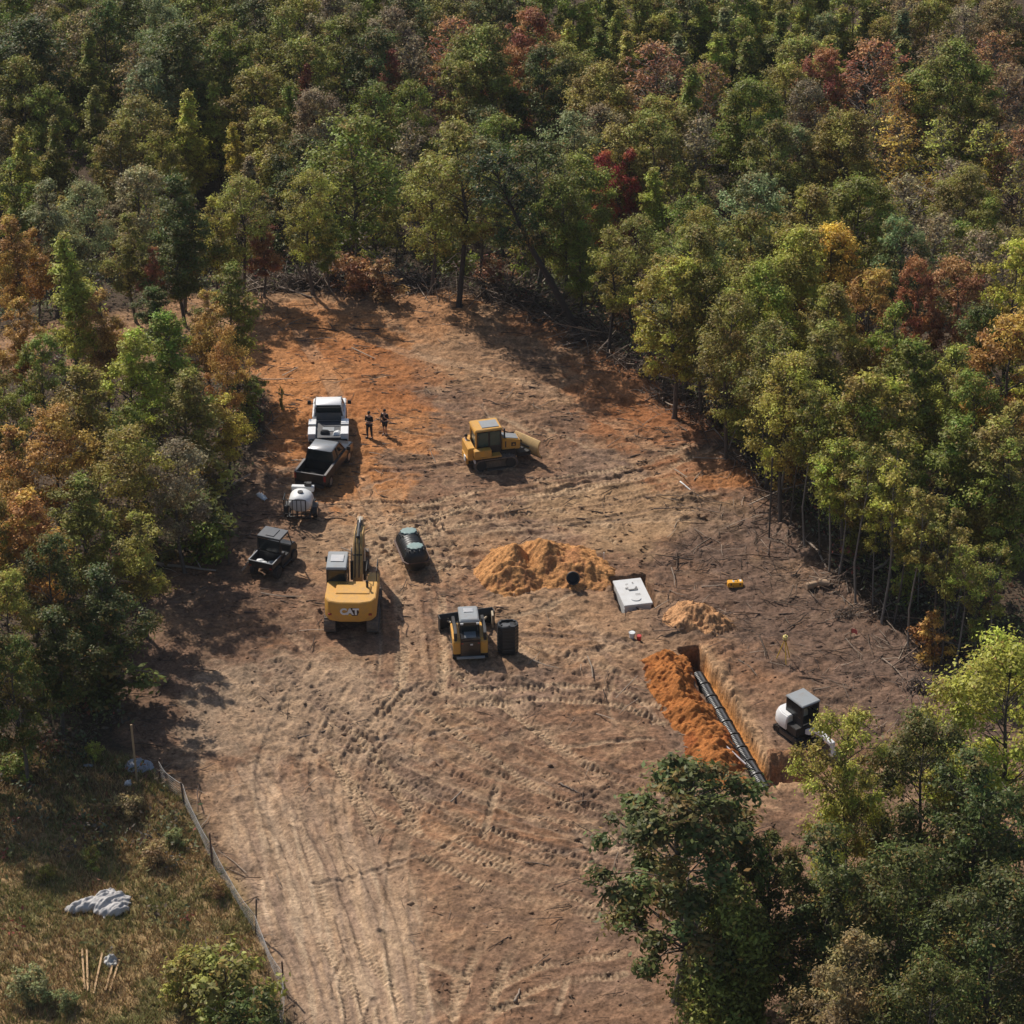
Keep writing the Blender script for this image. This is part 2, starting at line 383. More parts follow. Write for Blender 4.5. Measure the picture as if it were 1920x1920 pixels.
def soil_mat(name, use_attr=True, color=(0.4, 0.2, 0.08), bump=0.5, fine=1.0):
    m, nt, b = new_mat(name); L = nt.links.new
    geo = N(nt, 'ShaderNodeNewGeometry')
    def noise(scale, detail=6, rough=0.65, stretch=None):
        n = N(nt, 'ShaderNodeTexNoise'); n.inputs['Scale'].default_value = scale; n.inputs['Detail'].default_value = detail; n.inputs['Roughness'].default_value = rough
        if stretch:
            mp = N(nt, 'ShaderNodeMapping'); mp.inputs['Scale'].default_value = stretch; L(geo.outputs['Position'], mp.inputs['Vector']); L(mp.outputs[0], n.inputs['Vector'])
        else: L(geo.outputs['Position'], n.inputs['Vector'])
        return n
    if use_attr:
        at_ = N(nt, 'ShaderNodeAttribute', attribute_name='soil'); src = at_.outputs['Color']
    else:
        c = N(nt, 'ShaderNodeRGB'); c.outputs[0].default_value = (*color, 1); src = c.outputs[0]
    n1 = noise(0.9*fine, 8, 0.72); n2 = noise(7.0*fine, 4); n3 = noise(2.6*fine, 6, 0.75, (0.8, 1.15, 1))
    def mult(src, fac_out, lo, hi, a=0.25, b_=0.75):
        r = N(nt, 'ShaderNodeMapRange'); r.inputs[1].default_value = a; r.inputs[2].default_value = b_; r.inputs[3].default_value = lo; r.inputs[4].default_value = hi
        L(fac_out, r.inputs[0])
        v = N(nt, 'ShaderNodeVectorMath', operation='SCALE'); L(src, v.inputs[0]); L(r.outputs[0], v.inputs['Scale']); return v.outputs[0]
    s = mult(src, n1.outputs[0], 0.64, 1.36, 0.3, 0.7); s = mult(s, n2.outputs[0], 0.60, 1.40, 0.3, 0.7); s = mult(s, n3.outputs[0], 0.70, 1.30, 0.3, 0.7)
    L(s, b.inputs['Base Color']); b.inputs['Roughness'].default_value = 0.95; b.inputs['Specular IOR Level'].default_value = 0.15
    ad = N(nt, 'ShaderNodeMath', operation='ADD'); L(n1.outputs[0], ad.inputs[0])
    m2 = N(nt, 'ShaderNodeMath', operation='MULTIPLY'); m2.inputs[1].default_value = 0.45; L(n2.outputs[0], m2.inputs[0]); L(m2.outputs[0], ad.inputs[1])
    bp = N(nt, 'ShaderNodeBump'); bp.inputs['Strength'].default_value = bump; bp.inputs['Distance'].default_value = 0.12; L(ad.outputs[0], bp.inputs['Height']); L(bp.outputs[0], b.inputs['Normal'])
    return m
M_GROUND = soil_mat('ground_soil', bump=0.9)
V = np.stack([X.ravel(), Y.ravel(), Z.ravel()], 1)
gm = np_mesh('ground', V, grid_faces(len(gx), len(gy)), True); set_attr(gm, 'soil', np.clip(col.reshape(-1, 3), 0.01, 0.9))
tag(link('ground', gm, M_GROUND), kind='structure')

def leaf_mat(name, trans=0.38):
    m, nt, b = new_mat(name); L = nt.links.new
    oi = N(nt, 'ShaderNodeObjectInfo'); at_ = N(nt, 'ShaderNodeAttribute', attribute_name='leaf')
    sp = N(nt, 'ShaderNodeSeparateColor'); L(at_.outputs['Color'], sp.inputs[0])
    # r: per leaf, g: per clump, b: second hue (autumn turn)
    hs = N(nt, 'ShaderNodeHueSaturation'); L(oi.outputs['Color'], hs.inputs['Color'])
    r1 = N(nt, 'ShaderNodeMapRange'); r1.inputs[3].default_value = 0.475; r1.inputs[4].default_value = 0.525; L(sp.outputs[1], r1.inputs[0]); L(r1.outputs[0], hs.inputs['Hue'])
    mm = N(nt, 'ShaderNodeMath', operation='MULTIPLY'); ma = N(nt, 'ShaderNodeMapRange'); ma.inputs[3].default_value = 0.55; ma.inputs[4].default_value = 1.5; L(sp.outputs[0], ma.inputs[0])
    mb = N(nt, 'ShaderNodeMapRange'); mb.inputs[3].default_value = 0.75; mb.inputs[4].default_value = 1.25; L(sp.outputs[1], mb.inputs[0])
    L(ma.outputs[0], mm.inputs[0]); L(mb.outputs[0], mm.inputs[1]); L(mm.outputs[0], hs.inputs['Value'])
    hs2 = N(nt, 'ShaderNodeHueSaturation'); hs2.inputs['Color'].default_value = (0.32, 0.175, 0.055, 1); L(mm.outputs[0], hs2.inputs['Value'])
    mx = N(nt, 'ShaderNodeMix', data_type='RGBA'); L(sp.outputs[2], mx.inputs[0]); L(hs.outputs[0], mx.inputs[6]); L(hs2.outputs[0], mx.inputs[7])
    L(mx.outputs[2], b.inputs['Base Color']); b.inputs['Roughness'].default_value = 0.55; b.inputs['Specular IOR Level'].default_value = 0.3
    tr = N(nt, 'ShaderNodeBsdfTranslucent'); L(mx.outputs[2], tr.inputs['Color'])
    ms = N(nt, 'ShaderNodeMixShader'); ms.inputs[0].default_value = trans
    L(b.outputs[0], ms.inputs[1]); L(tr.outputs[0], ms.inputs[2]); L(ms.outputs[0], nt.nodes['Material Output'].inputs[0])
    return m
M_LEAF = leaf_mat('leaves')
M_BARK = paint('bark', (0.085, 0.066, 0.052), 0.9, dirt=0.6, dirtcol=(0.17, 0.15, 0.13), scale=2.5)
M_PALEBARK = paint('pale_bark', (0.20, 0.175, 0.15), 0.9, dirt=0.6, dirtcol=(0.10, 0.085, 0.07), scale=2.5)
M_LOG = paint('log_bark', (0.13, 0.095, 0.072), 0.9, dirt=0.6, dirtcol=(0.26, 0.21, 0.17), scale=4)

# ------------------------------------------------------------------ trees
class Tubes:
    """many tapered tubes in one mesh"""
    def __init__(s): s.V = []; s.F = []; s.n = 0
    def tube(s, pts, rad, k=5):
        pts = [Vector(p) for p in pts]; a = None; rings = []
        for i, p in enumerate(pts):
            d = (pts[min(i+1, len(pts)-1)]-pts[max(i-1, 0)]); d = d.normalized() if d.length > 1e-6 else Vector((0, 0, 1))
            if a is None: a = d.orthogonal().normalized()
            a = (a-d*a.dot(d)); a = a.normalized() if a.length > 1e-5 else d.orthogonal().normalized()
            b = d.cross(a); r = rad[i] if hasattr(rad, '__len__') else rad
            for j in range(k):
                t = 2*math.pi*j/k; s.V.append(tuple(p+a*(r*math.cos(t))+b*(r*math.sin(t))))
        for i in range(len(pts)-1):
            o = s.n+i*k
            for j in range(k): s.F.append((o+j, o+(j+1) % k, o+k+(j+1) % k, o+k+j))
        c0 = s.n; c1 = s.n+(len(pts)-1)*k
        s.n += len(pts)*k
        if k == 4: s.F.append((c0+3, c0+2, c0+1, c0)); s.F.append((c1, c1+1, c1+2, c1+3))
        elif k > 4:
            for c, fl in ((c0, 1), (c1, 0)):
                for j in range(1, k-2, 2):
                    q = (c, c+j, c+j+1, c+min(j+2, k-1)) 
                    if q[2] == q[3]: continue
                    s.F.append(q[::-1] if fl else q)
    def build(s, name, mat, parent=None, smooth=True):
        me = np_mesh(name, np.array(s.V), np.array(s.F), smooth); return link(name, me, mat, parent)
def leaves_mesh(name, C_, N_, S_, A_, rng, asp=0.46):
    n = len(C_); t = rng.normal(size=(n, 3)); N_ = N_/np.linalg.norm(N_, axis=1, keepdims=True)
    t -= (t*N_).sum(1, keepdims=True)*N_; t /= np.linalg.norm(t, axis=1, keepdims=True)+1e-9
    b = np.cross(N_, t); S = S_[:, None]
    V = np.stack([C_-t*S, C_+b*S*asp-N_*S*0.12, C_+t*S, C_-b*S*asp-N_*S*0.12], 1).reshape(-1, 3)
    me = np_mesh(name, V, np.arange(4*n).reshape(-1, 4)); set_attr(me, 'leaf', np.repeat(A_, 4, 0)); return me
def clump_leaves(cc, rc, n_leaf, size, rng, up=0.5, flat=0.75, turn=0.12, patch=None):
    """leaves on the upper shell of each clump"""
    rc = np.asarray(rc); w = rc**2/np.sum(rc**2); idx = rng.choice(len(cc), n_leaf, p=w)
    d = rng.normal(size=(n_leaf, 3)); d[:, 2] = d[:, 2]*0.8+0.35; d /= np.linalg.norm(d, axis=1, keepdims=True)
    rad = rng.random(n_leaf)**0.45; rr_ = rc[idx]*rad*np.where(rng.random(n_leaf) < 0.4, 1.75, 1.0)*(0.7+0.6*rng.random(n_leaf))
    off = d*rr_[:, None]; off[:, 2] *= flat
    C_ = cc[idx]+off; N_ = d*0.75+np.array([0, 0, up])+rng.normal(size=(n_leaf, 3))*0.55
    S_ = size*(0.65+0.7*rng.random(n_leaf)); g = rng.random(len(cc))
    tb = (rng.random(n_leaf) < turn).astype(float)*rng.random(n_leaf)
    cl = (rng.random(len(cc)) < turn*1.3)[idx]*0.75; tb = np.maximum(tb, cl*rng.random(n_leaf))
    return C_, N_, S_, np.stack([rng.random(n_leaf), g[idx], tb, np.ones(n_leaf)], 1)
def make_tree(name, kind, H, Rr, seed, n_leaf, size, zlow=0.35, nclump=70, twigs=60, lean=(0, 0), trunk_r=0.16, bark=None, turn=0.12, crc=1.0):
    rng = np.random.default_rng(seed); rd = random.Random(seed)
    cc = []; rc = []; zb = H*zlow; hc = H-zb
    lx, ly = lean
    def axis(z): t = max(z, 0)/H; return Vector((lx*t**1.15+0.25*math.sin(z*0.5+seed), ly*t*t+0.2*math.cos(z*0.6+seed), z))
    sub = [(rd.uniform(0, 6.28), rd.uniform(0.1, 0.95), rd.uniform(0.55, 1.0)) for _ in range(9)]
    k = 0
    while len(cc) < nclump and k < 5000:
        k += 1; t = rd.random(); a = rd.uniform(0, 2*math.pi)
        if kind == 'cone': prof = (1-t)**0.75*min(1, 0.35+t*4); lob = 0.75+0.4*math.sin(a*2+seed+t*9)
        elif kind == 'column': prof = math.sin(math.pi*min(1, 0.12+0.86*t))**0.6; lob = 0.7+0.45*math.sin(a*2+seed*3+t*7)
        elif kind == 'sparse': prof = math.sin(math.pi*min(1, 0.1+0.85*t))**0.7; lob = 0.45+0.6*abs(math.sin(a*1.5+seed+t*5))
        else:
            prof = math.sqrt(max(0, 1-((t-0.36)/0.64)**2)) if t > 0.36 else math.sqrt(max(0, 1-((0.36-t)/0.5)**2))
            lob = 0.82+0.28*math.sin(a*3+seed)*math.cos(t*6+seed)
        edge = rd.random()**0.35
        r = Rr*prof*lob*edge
        if kind == 'sparse' and rd.random() < 0.35: continue
        z = zb+hc*t*0.96; c = axis(z)
        base = {'oak': 0.15, 'cone': 0.20, 'column': 0.22, 'sparse': 0.17}.get(kind, 0.17)
        rad = max(0.28, Rr*base*rd.uniform(0.45, 1.5))*crc
        if kind in ('cone', 'column'): rad = min(rad, 0.75)*(1-0.4*t)
        p = np.array([c.x+r*math.cos(a), c.y+r*math.sin(a), z])
        if any(np.linalg.norm(p-q) < (rad+q2)*0.42 for q, q2 in zip(cc, rc)): continue
        cc.append(p); rc.append(rad)
    cc = np.array(cc); rc = np.array(rc)
    C_, N_, S_, A_ = clump_leaves(cc, rc, n_leaf, size, rng, turn=turn)
    out = (C_-np.array([lx*0.5, ly*0.5, zb+hc*0.4])); out /= np.linalg.norm(out, axis=1, keepdims=True)+1e-6
    N_ = N_+out*0.35
    root = bpy.data.objects.new(name, None); C.objects.link(root)
    cr = link('crown', leaves_mesh(name+'_crown', C_, N_, S_, A_, rng), M_LEAF, root)
    T = Tubes(); zt = [H*q for q in (-0.03, 0.0, 0.03, 0.25, 0.5, 0.7, 0.88)]
    T.tube([axis(z) for z in zt], [trunk_r*q for q in (1.7, 1.5, 1.1, 0.9, 0.7, 0.42, 0.15)], 7)
    order = list(range(len(cc))); rd.shuffle(order)
    for i in order[:twigs]:
        c = Vector(cc[i]); hz = math.hypot(c.x-axis(c.z).x, c.y-axis(c.z).y)
        z0 = max(H*0.18, min(c.z-0.35*hz-0.3, H*0.85)); s0 = axis(z0)
        m = s0.lerp(c, 0.5)+Vector((rd.uniform(-.2, .2), rd.uniform(-.2, .2), rd.uniform(0.0, .35)))
        r0 = trunk_r*rd.uniform(0.18, 0.42)*(1-0.55*z0/H)
        T.tube([s0, m, c], [r0, r0*0.6, r0*0.25], 4)
        for _ in range(3):
            e = c+Vector((rd.gauss(0, .5), rd.gauss(0, .5), rd.gauss(0.25, .35)))*float(rc[i]*1.3)
            T.tube([m.lerp(c, rd.uniform(0.3, 1)), e], [0.02, 0.008], 3 if False else 4)
    T.build('trunk', bark or M_BARK, root)
    return root

# ------------------------------------------------------------------ tree prototypes
KINDS = {}
def proto(key, name, catname, shape, **k):
    r = make_tree(name, **k); KINDS[key] = dict(root=r, H=k['H'], cat=catname, shape=shape, used=False)
proto('oak1', 'oak_tree', 'tree', 'round tree', kind='oak', H=13, Rr=3.9, seed=3, n_leaf=27000, size=0.11, nclump=120, zlow=0.30, crc=0.8)
proto('oak2', 'oak_tree', 'tree', 'round tree', kind='oak', H=13, Rr=3.5, seed=8, n_leaf=20000, size=0.11, nclump=115, zlow=0.28, crc=0.78)
proto('oak3', 'oak_tree', 'tree', 'round tree', kind='oak', H=12, Rr=3.2, seed=14, n_leaf=14000, size=0.11, nclump=105, zlow=0.33, crc=0.75, turn=0.15)
proto('cone1', 'poplar_tree', 'tree', 'pointed tree', kind='cone', H=13, Rr=2.3, seed=5, n_leaf=14000, size=0.115, nclump=75, zlow=0.25, twigs=75)
proto('cone2', 'poplar_tree', 'tree', 'pointed tree', kind='cone', H=13, Rr=1.9, seed=6, n_leaf=11000, size=0.115, nclump=60, zlow=0.30, twigs=60, turn=0.12)
proto('col1', 'maple_tree', 'tree', 'oval tree', kind='column', H=12, Rr=2.7, seed=9, n_leaf=14000, size=0.115, nclump=75, zlow=0.27, twigs=75)
proto('col2', 'maple_tree', 'tree', 'oval tree', kind='column', H=12.5, Rr=2.3, seed=21, n_leaf=12000, size=0.115, nclump=65, zlow=0.30, twigs=65, turn=0.15)
proto('sp1', 'hickory_tree', 'tree', 'thin-leaved tree', kind='sparse', H=13, Rr=3.0, seed=12, n_leaf=10000, size=0.115, nclump=70, zlow=0.30, twigs=70, turn=0.12)
proto('sp2', 'hickory_tree', 'tree', 'thin-leaved tree', kind='sparse', H=13, Rr=2.4, seed=18, n_leaf=7000, size=0.11, nclump=55, zlow=0.38, twigs=55, turn=0.15, bark=M_PALEBARK)
proto('bare1', 'bare_tree', 'tree', 'half-bare tree', kind='oak', H=12, Rr=3.1, seed=30, n_leaf=3400, size=0.12, nclump=150, zlow=0.25, twigs=150, bark=M_PALEBARK, crc=0.8)
proto('bare2', 'bare_tree', 'tree', 'half-bare tree', kind='column', H=12, Rr=2.5, seed=33, n_leaf=2600, size=0.12, nclump=120, zlow=0.25, twigs=120, bark=M_PALEBARK)
proto('pole1', 'slender_tree', 'tree', 'slender tree', kind='sparse', H=13, Rr=1.7, seed=41, n_leaf=3200, size=0.11, nclump=36, zlow=0.50, twigs=36, trunk_r=0.085, bark=M_PALEBARK, turn=0.12)
proto('pole2', 'slender_tree', 'tree', 'slender tree', kind='column', H=12, Rr=1.4, seed=44, n_leaf=3000, size=0.115, nclump=32, zlow=0.45, twigs=32, trunk_r=0.07)
proto('bush1', 'shrub', 'shrub', 'bushy shrub', kind='oak', H=2.6, Rr=1.6, seed=50, n_leaf=2600, size=0.105, nclump=34, zlow=0.05, twigs=30, trunk_r=0.05, crc=1.1)
proto('bush2', 'shrub', 'shrub', 'upright shrub', kind='column', H=3.4, Rr=1.1, seed=53, n_leaf=1900, size=0.105, nclump=32, zlow=0.08, twigs=30, trunk_r=0.05, turn=0.15)
# foreground trees, larger leaves
proto('big1', 'hickory_tree', 'tree', 'large-leaved tree', kind='oak', H=13.5, Rr=4.4, seed=60, n_leaf=19000, size=0.145, nclump=115, zlow=0.25, twigs=110, crc=0.62, trunk_r=0.2, turn=0.14)
proto('big2', 'oak_tree', 'tree', 'dense bushy tree', kind='cone', H=10, Rr=3.6, seed=63, n_leaf=30000, size=0.115, nclump=120, zlow=0.06, twigs=90, crc=1.3, turn=0.06)
proto('big3', 'ash_tree', 'tree', 'airy feathery tree', kind='column', H=13, Rr=3.4, seed=66, n_leaf=24000, size=0.10, nclump=130, zlow=0.12, twigs=110, crc=0.8, turn=0.1)
proto('big4', 'oak_tree', 'tree', 'broad tiered tree', kind='oak', H=14, Rr=4.6, seed=69, n_leaf=30000, size=0.11, nclump=110, zlow=0.15, twigs=90, crc=0.8, turn=0.12)

COL = {'dk': ((0.110, 0.138, 0.034), 'dark green'), 'gr': ((0.190, 0.225, 0.045), 'green'), 'ol': ((0.250, 0.238, 0.060), 'olive green'),
       'yg': ((0.350, 0.370, 0.075), 'yellow-green'), 'ye': ((0.50, 0.37, 0.08), 'yellow'), 'or': ((0.42, 0.25, 0.08), 'orange'),
       'ru': ((0.320, 0.165, 0.085), 'rusty brown'), 're': ((0.36, 0.150, 0.085), 'red'), 'cr': ((0.42, 0.085, 0.075), 'crimson'),
       'br': ((0.270, 0.200, 0.105), 'brownish'), 'gy': ((0.250, 0.215, 0.145), 'grey-brown'), 'sg': ((0.200, 0.235, 0.110), 'grey-green')}
trng = random.Random(11)
TREES = []; USED = []
def put_tree(kind, x, y, H, color, fat=1.0, label=None, group=None, rz=None):
    k = KINDS[kind]; z = ground_z(x, y)-0.1
    if not k['used']: o = k['root']; k['used'] = True
    else: o = copy_tree(k['root'])
    s = H/k['H']; o.location = (x, y, z); o.scale = (s*fat, s*fat, s); o.rotation_euler = (0, 0, trng.uniform(0, 6.28) if rz is None else rz)
    c = COL[color][0]; j = [trng.uniform(0.82, 1.2) for _ in range(3)]; v = trng.uniform(0.85, 1.15)
    for ch in o.children:
        if ch.name.startswith('crown'): ch.color = tuple(c[i]*(0.6+0.4*j[i])*v*((1.08, 1.03, 1.0) if color == 'dk' else (1.25, 1.20, 1.0))[i] for i in range(3))+(1,)
    tp = to_px(x, y, z+H); bp = to_px(x, y, z)
    o['category'] = k['cat']
    if label: o['label'] = label; o['group'] = group or 'trees of the forest'
    else: TREES.append((o, COL[color][1], k['shape'], tp, bp, k['cat']))
    if H > 5: USED.append((x, y, 0.22*H*fat if kind[:3] in ('oak', 'big', 'bar') else 0.16*H*fat))
    return o
def top(px, py, kind, color, H=13.0, fat=1.0, **k):
    z = H
    for _ in range(6):
        x, y = P(px, py, z); z = ground_z(x, y)+H*0.97
    return put_tree(kind, x, y, H, color, fat, **k)
def base(px, py, kind, color, H=13.0, fat=1.0, **k):
    v = at(px, py); return put_tree(kind, v.x, v.y, H, color, fat, **k)

# single trees that stand out
lone = base(868, 572, 'sp2', 'ol', 13.2, 1.15, label='lone thin tree with dark forked trunk standing inside the top of the clearing', rz=1.0)
base(667, 515, 'sp1', 'gr', 14.2, 1.15, label='tall green tree with straight bare trunk at the far clearing edge, before the brush', rz=2.0)
base(1012, 562, 'sp1', 'dk', 11.8, 1.1, label='dark-trunked green tree beside the leaning trunk at the right end of the far edge', rz=0.4)
base(515, 478, 'col2', 'ol', 11.5, 1.1, label='olive tree with dark trunk left of the tall straight-trunked tree')
base(740, 505, 'pole2', 'gr', 10, 1.0, label='slim tree with pale straight trunk right of the tall straight-trunked tree')
M_DARKBARK = paint('dark_bark', (0.040, 0.031, 0.026), 0.9, dirt=0.4, dirtcol=(0.09, 0.075, 0.06))
for ch in lone.children:
    if ch.name.startswith('trunk'): ch.material_slots[0].link = 'OBJECT'; ch.material_slots[0].material = M_DARKBARK
# leaning tree
lt = make_tree('leaning_tree', kind='sparse', H=12.5, Rr=2.6, seed=77, n_leaf=5200, size=0.11, zlow=0.5, nclump=55, twigs=55, lean=(-6.0, 0.3), trunk_r=0.24, bark=M_DARKBARK)
v = at(1074, 620); lt.location = v; lt.children[0].color = (0.05, 0.075, 0.024, 1)
tag(lt, 'tree with dark trunk leaning far to the left over the right edge of the clearing', 'tree', 'trees of the forest')
USED.append((v.x-3, v.y, 2.5))

# crowns read off the photograph: (px, py of the top, kind, colour, height, fatness)
for a in [
 # top band
 (55,42,'oak1','dk',14,1.1),(150,18,'bare1','br',12,1),(335,50,'oak1','dk',14,1.05),(425,48,'oak2','gr',13,.95),(195,8,'oak3','dk',13,.8),(250,85,'bare2','br',12,1),
 (560,72,'oak3','ol',13,1.0),(640,38,'oak2','gr',13,1),(475,128,'oak3','ol',12,1),(735,92,'cone2','re',12,1.2),(578,118,'cone2','re',11.5,1.0),(700,60,'oak2','dk',13,1),
 (850,28,'bare1','ru',13,1.0),(905,58,'oak1','ol',13.5,1),(870,115,'oak3','ol',12,.9),(995,22,'oak2','re',13,.95),(1020,85,'oak2','dk',13,.9),(775,70,'bare2','gy',12,1),
 (1130,128,'oak1','ol',13,.95),(1060,35,'cone1','yg',12,1),(1230,75,'bare1','ru',12,1.15),(1325,112,'bare1','ru',12,.9),(1290,120,'cone1','gr',13,1.1),(1160,18,'cone2','yg',11,1),
 (1405,155,'oak1','gr',13,.95),(1475,120,'oak3','ol',12,.85),(1545,95,'oak3','re',12,.8),(1500,70,'oak3','ol',12,1),(1640,70,'bare1','ru',13,1.2),(1690,150,'bare1','or',11,.85),(1650,185,'bare2','ol',11,1),
 (1795,86,'oak1','gr',14,1.05),(1890,120,'bare1','br',12,1),(1830,180,'oak3','ol',11,1),(1450,232,'oak2','gr',13,.85),(1240,182,'oak3','ol',12,1),
 (1590,218,'oak1','ol',12.5,.95),(1560,198,'cone1','gr',12,1.1),(1690,215,'bare2','ye',11.5,1.3),(1770,222,'bare2','yg',11,1.2),(1855,226,'bare2','yg',11,1.1),(1870,250,'cone2','ye',10,1),(1915,235,'bare1','ru',11,1),
 (1225,215,'oak3','ol',13,.9),(1130,284,'col1','cr',11,.6),(1184,282,'col2','cr',11,.65),(490,408,'col2','re',6,1.1),(282,462,'col2','re',6,.8),(650,480,'bush1','ru',2.6,1.1),(715,480,'bush2','ru',3.2,1.3),(1230,308,'cone1','yg',11,1),(1310,318,'cone1','ol',11,1),(1165,240,'sp1','ol',12,1),(1080,215,'sp1','sg',12,1),
 (1310,215,'bare2','gy',12,1.1),(1700,330,'bare1','gy',11,1.1),(1800,300,'bare1','gy',11,1.1),(1885,330,'bare1','gy',11,1),(1760,400,'bare1','gy',10,1),(1850,430,'bare1','gy',10,1),
 (1420,330,'oak2','sg',12,1),(1340,350,'bare1','sg',11,.9),(1610,338,'oak1','gr',12,.95),(1520,355,'oak2','ol',12,.9),(1560,420,'oak3','ye',11,.9),(1500,436,'oak1','yg',11.5,1),(1690,410,'oak3','sg',11,.8),
 (1410,405,'oak2','ol',12,.9),(1300,430,'oak2','ol',12,.95),(1725,486,'oak3','re',10,.6),(1800,490,'oak3','ru',10,.9),(1270,490,'oak3','yg',11,1),(1320,510,'sp1','ol',10,1),(1430,500,'oak1','yg',11.5,.85),
 (1560,540,'oak2','ol',11,.85),(1640,510,'oak3','or',10.5,.8),(1850,575,'oak2','dk',11,.85),(1910,450,'oak3','yg',12,.8),(1905,600,'oak3','or',12,1),(1370,560,'sp1','ol',11,.9),
 (1450,610,'sp1','ol',11,.95),(1540,610,'col1','ol',11,1),(1725,645,'col1','gr',11,1),(1790,650,'col2','yg',11,.95),(1830,700,'oak3','gr',10.5,.8),(1620,700,'col1','ol',12,1.05),(1680,720,'col1','yg',11,1),
 (1480,660,'sp1','yg',11,.9),(1790,790,'col1','gr',11,1),(1860,790,'col1','ol',11.5,1),(1900,830,'col2','gr',11,1),(1600,740,'sp1','gr',11,.9),
 # rear right, small pointed crowns
 (1090,5,'cone1','yg',11,1.3),(1140,-8,'cone2','gr',11,1.4),(1200,2,'cone1','yg',11,1.3),(1260,12,'cone1','gr',11,1.3),(1310,-5,'cone2','yg',11,1.4),(1360,8,'cone1','sg',11,1.3),(1415,0,'cone1','yg',11,1.3),
 (1465,14,'cone1','gr',11,1.3),(1520,-4,'cone2','yg',11,1.4),(1575,8,'cone1','yg',11,1.3),(1630,2,'cone1','gr',11,1.4),(1690,12,'cone1','sg',11,1.3),(1745,0,'oak3','ol',11,.9),(1810,8,'bare1','gy',11,1),(1880,0,'oak3','br',12,.9),
 (1120,50,'cone1','gr',10.5,1.3),(1180,58,'cone1','yg',10.5,1.2),(1270,62,'cone2','sg',10.5,1.4),(1340,60,'cone1','yg',10.5,1.3),(1410,66,'cone1','gr',10.5,1.3),(1480,58,'cone2','yg',10.5,1.4),(1560,62,'cone1','yg',10.5,1.3),(1700,72,'cone1','gr',10.5,1.3),(1750,60,'bare2','br',11,1.1),(1870,60,'bare1','ru',11,1),
 (1140,-60,'cone1','gr',11,1.4),(1230,-55,'cone1','yg',11,1.4),(1330,-62,'cone1','gr',11,1.4),(1430,-58,'cone1','yg',11,1.4),(1540,-60,'cone1','gr',11,1.4),(1650,-55,'cone1','yg',11,1.4),(1760,-60,'oak3','ol',11,1),(1870,-60,'oak3','gr',11,1),
 (20,-20,'oak2','gr',12,1),(110,-40,'bare1','gy',12,1),(270,-25,'oak3','dk',12,1),(380,-10,'oak2','gr',12,1),(480,0,'oak2','dk',12,1),(560,-10,'oak3','ol',12,1),(660,-30,'oak2','gr',12,1),(760,-5,'oak2','dk',12,1),(840,-30,'oak3','ol',12,1),(930,-15,'oak2','dk',12,1),(1020,-30,'oak3','gr',12,1),
 (1075,-25,'oak2','gr',12,.9),(1190,-30,'oak3','ol',12,.9),(1290,-28,'oak2','dk',12,.9),(1385,-30,'oak3','gr',12,.9),(1500,-30,'oak2','ol',12,.9),(1600,-28,'oak3','gr',12,.9),(1700,-30,'bare1','br',12,1),(1235,28,'oak3','ol',10.5,.8),(1390,34,'oak3','gr',10.5,.75),(1545,26,'oak3','sg',10.5,.8),(1660,36,'oak3','ol',10.5,.8),
 # back left
 (30,235,'cone1','yg',11,1.1),(95,215,'cone1','gr',11,1),(180,160,'cone2','ol',12,1.1),(265,180,'sp1','ol',12,1),(345,165,'cone1','yg',12,1.1),(400,150,'cone1','yg',11,1),(440,225,'cone1','ye',10,.9),
 (500,205,'oak3','ol',11,.8),(545,148,'cone1','gr',12,.9),(600,205,'cone1','yg',9,1),(150,270,'sp1','sg',11,.9),(225,230,'oak3','ol',11,.9),(300,250,'oak2','ol',11,.8),(20,300,'col2','gr',10,1),
 (90,340,'col2','sg',10,1),(115,365,'cone1','ye',7,1.1),(210,380,'bush2','ru',5,1.2),(235,400,'col2','ol',8,1),(335,330,'col1','dk',10,1),(400,370,'col2','yg',8,1),(330,420,'col1','dk',7.5,1.2),
 (20,405,'col1','or',9,.9),(60,430,'col2','or',7,.9),(450,330,'sp1','ol',9,1),(575,330,'sp1','yg',9,1),(610,400,'col2','gr',6,1),(770,230,'bare2','gy',11,1),(810,300,'sp1','ol',10,1.0),(940,215,'sp2','gr',12,1),(900,260,'oak2','sg',11,.8),
 (985,270,'sp1','gr',11,.9),(1060,330,'sp1','gr',10,.9),(1090,420,'col1','gr',7,1),(1150,430,'sp2','ol',9,1),(1190,400,'sp1','ol',9,1),(700,240,'sp1','gr',11,1),
]: top(*a)
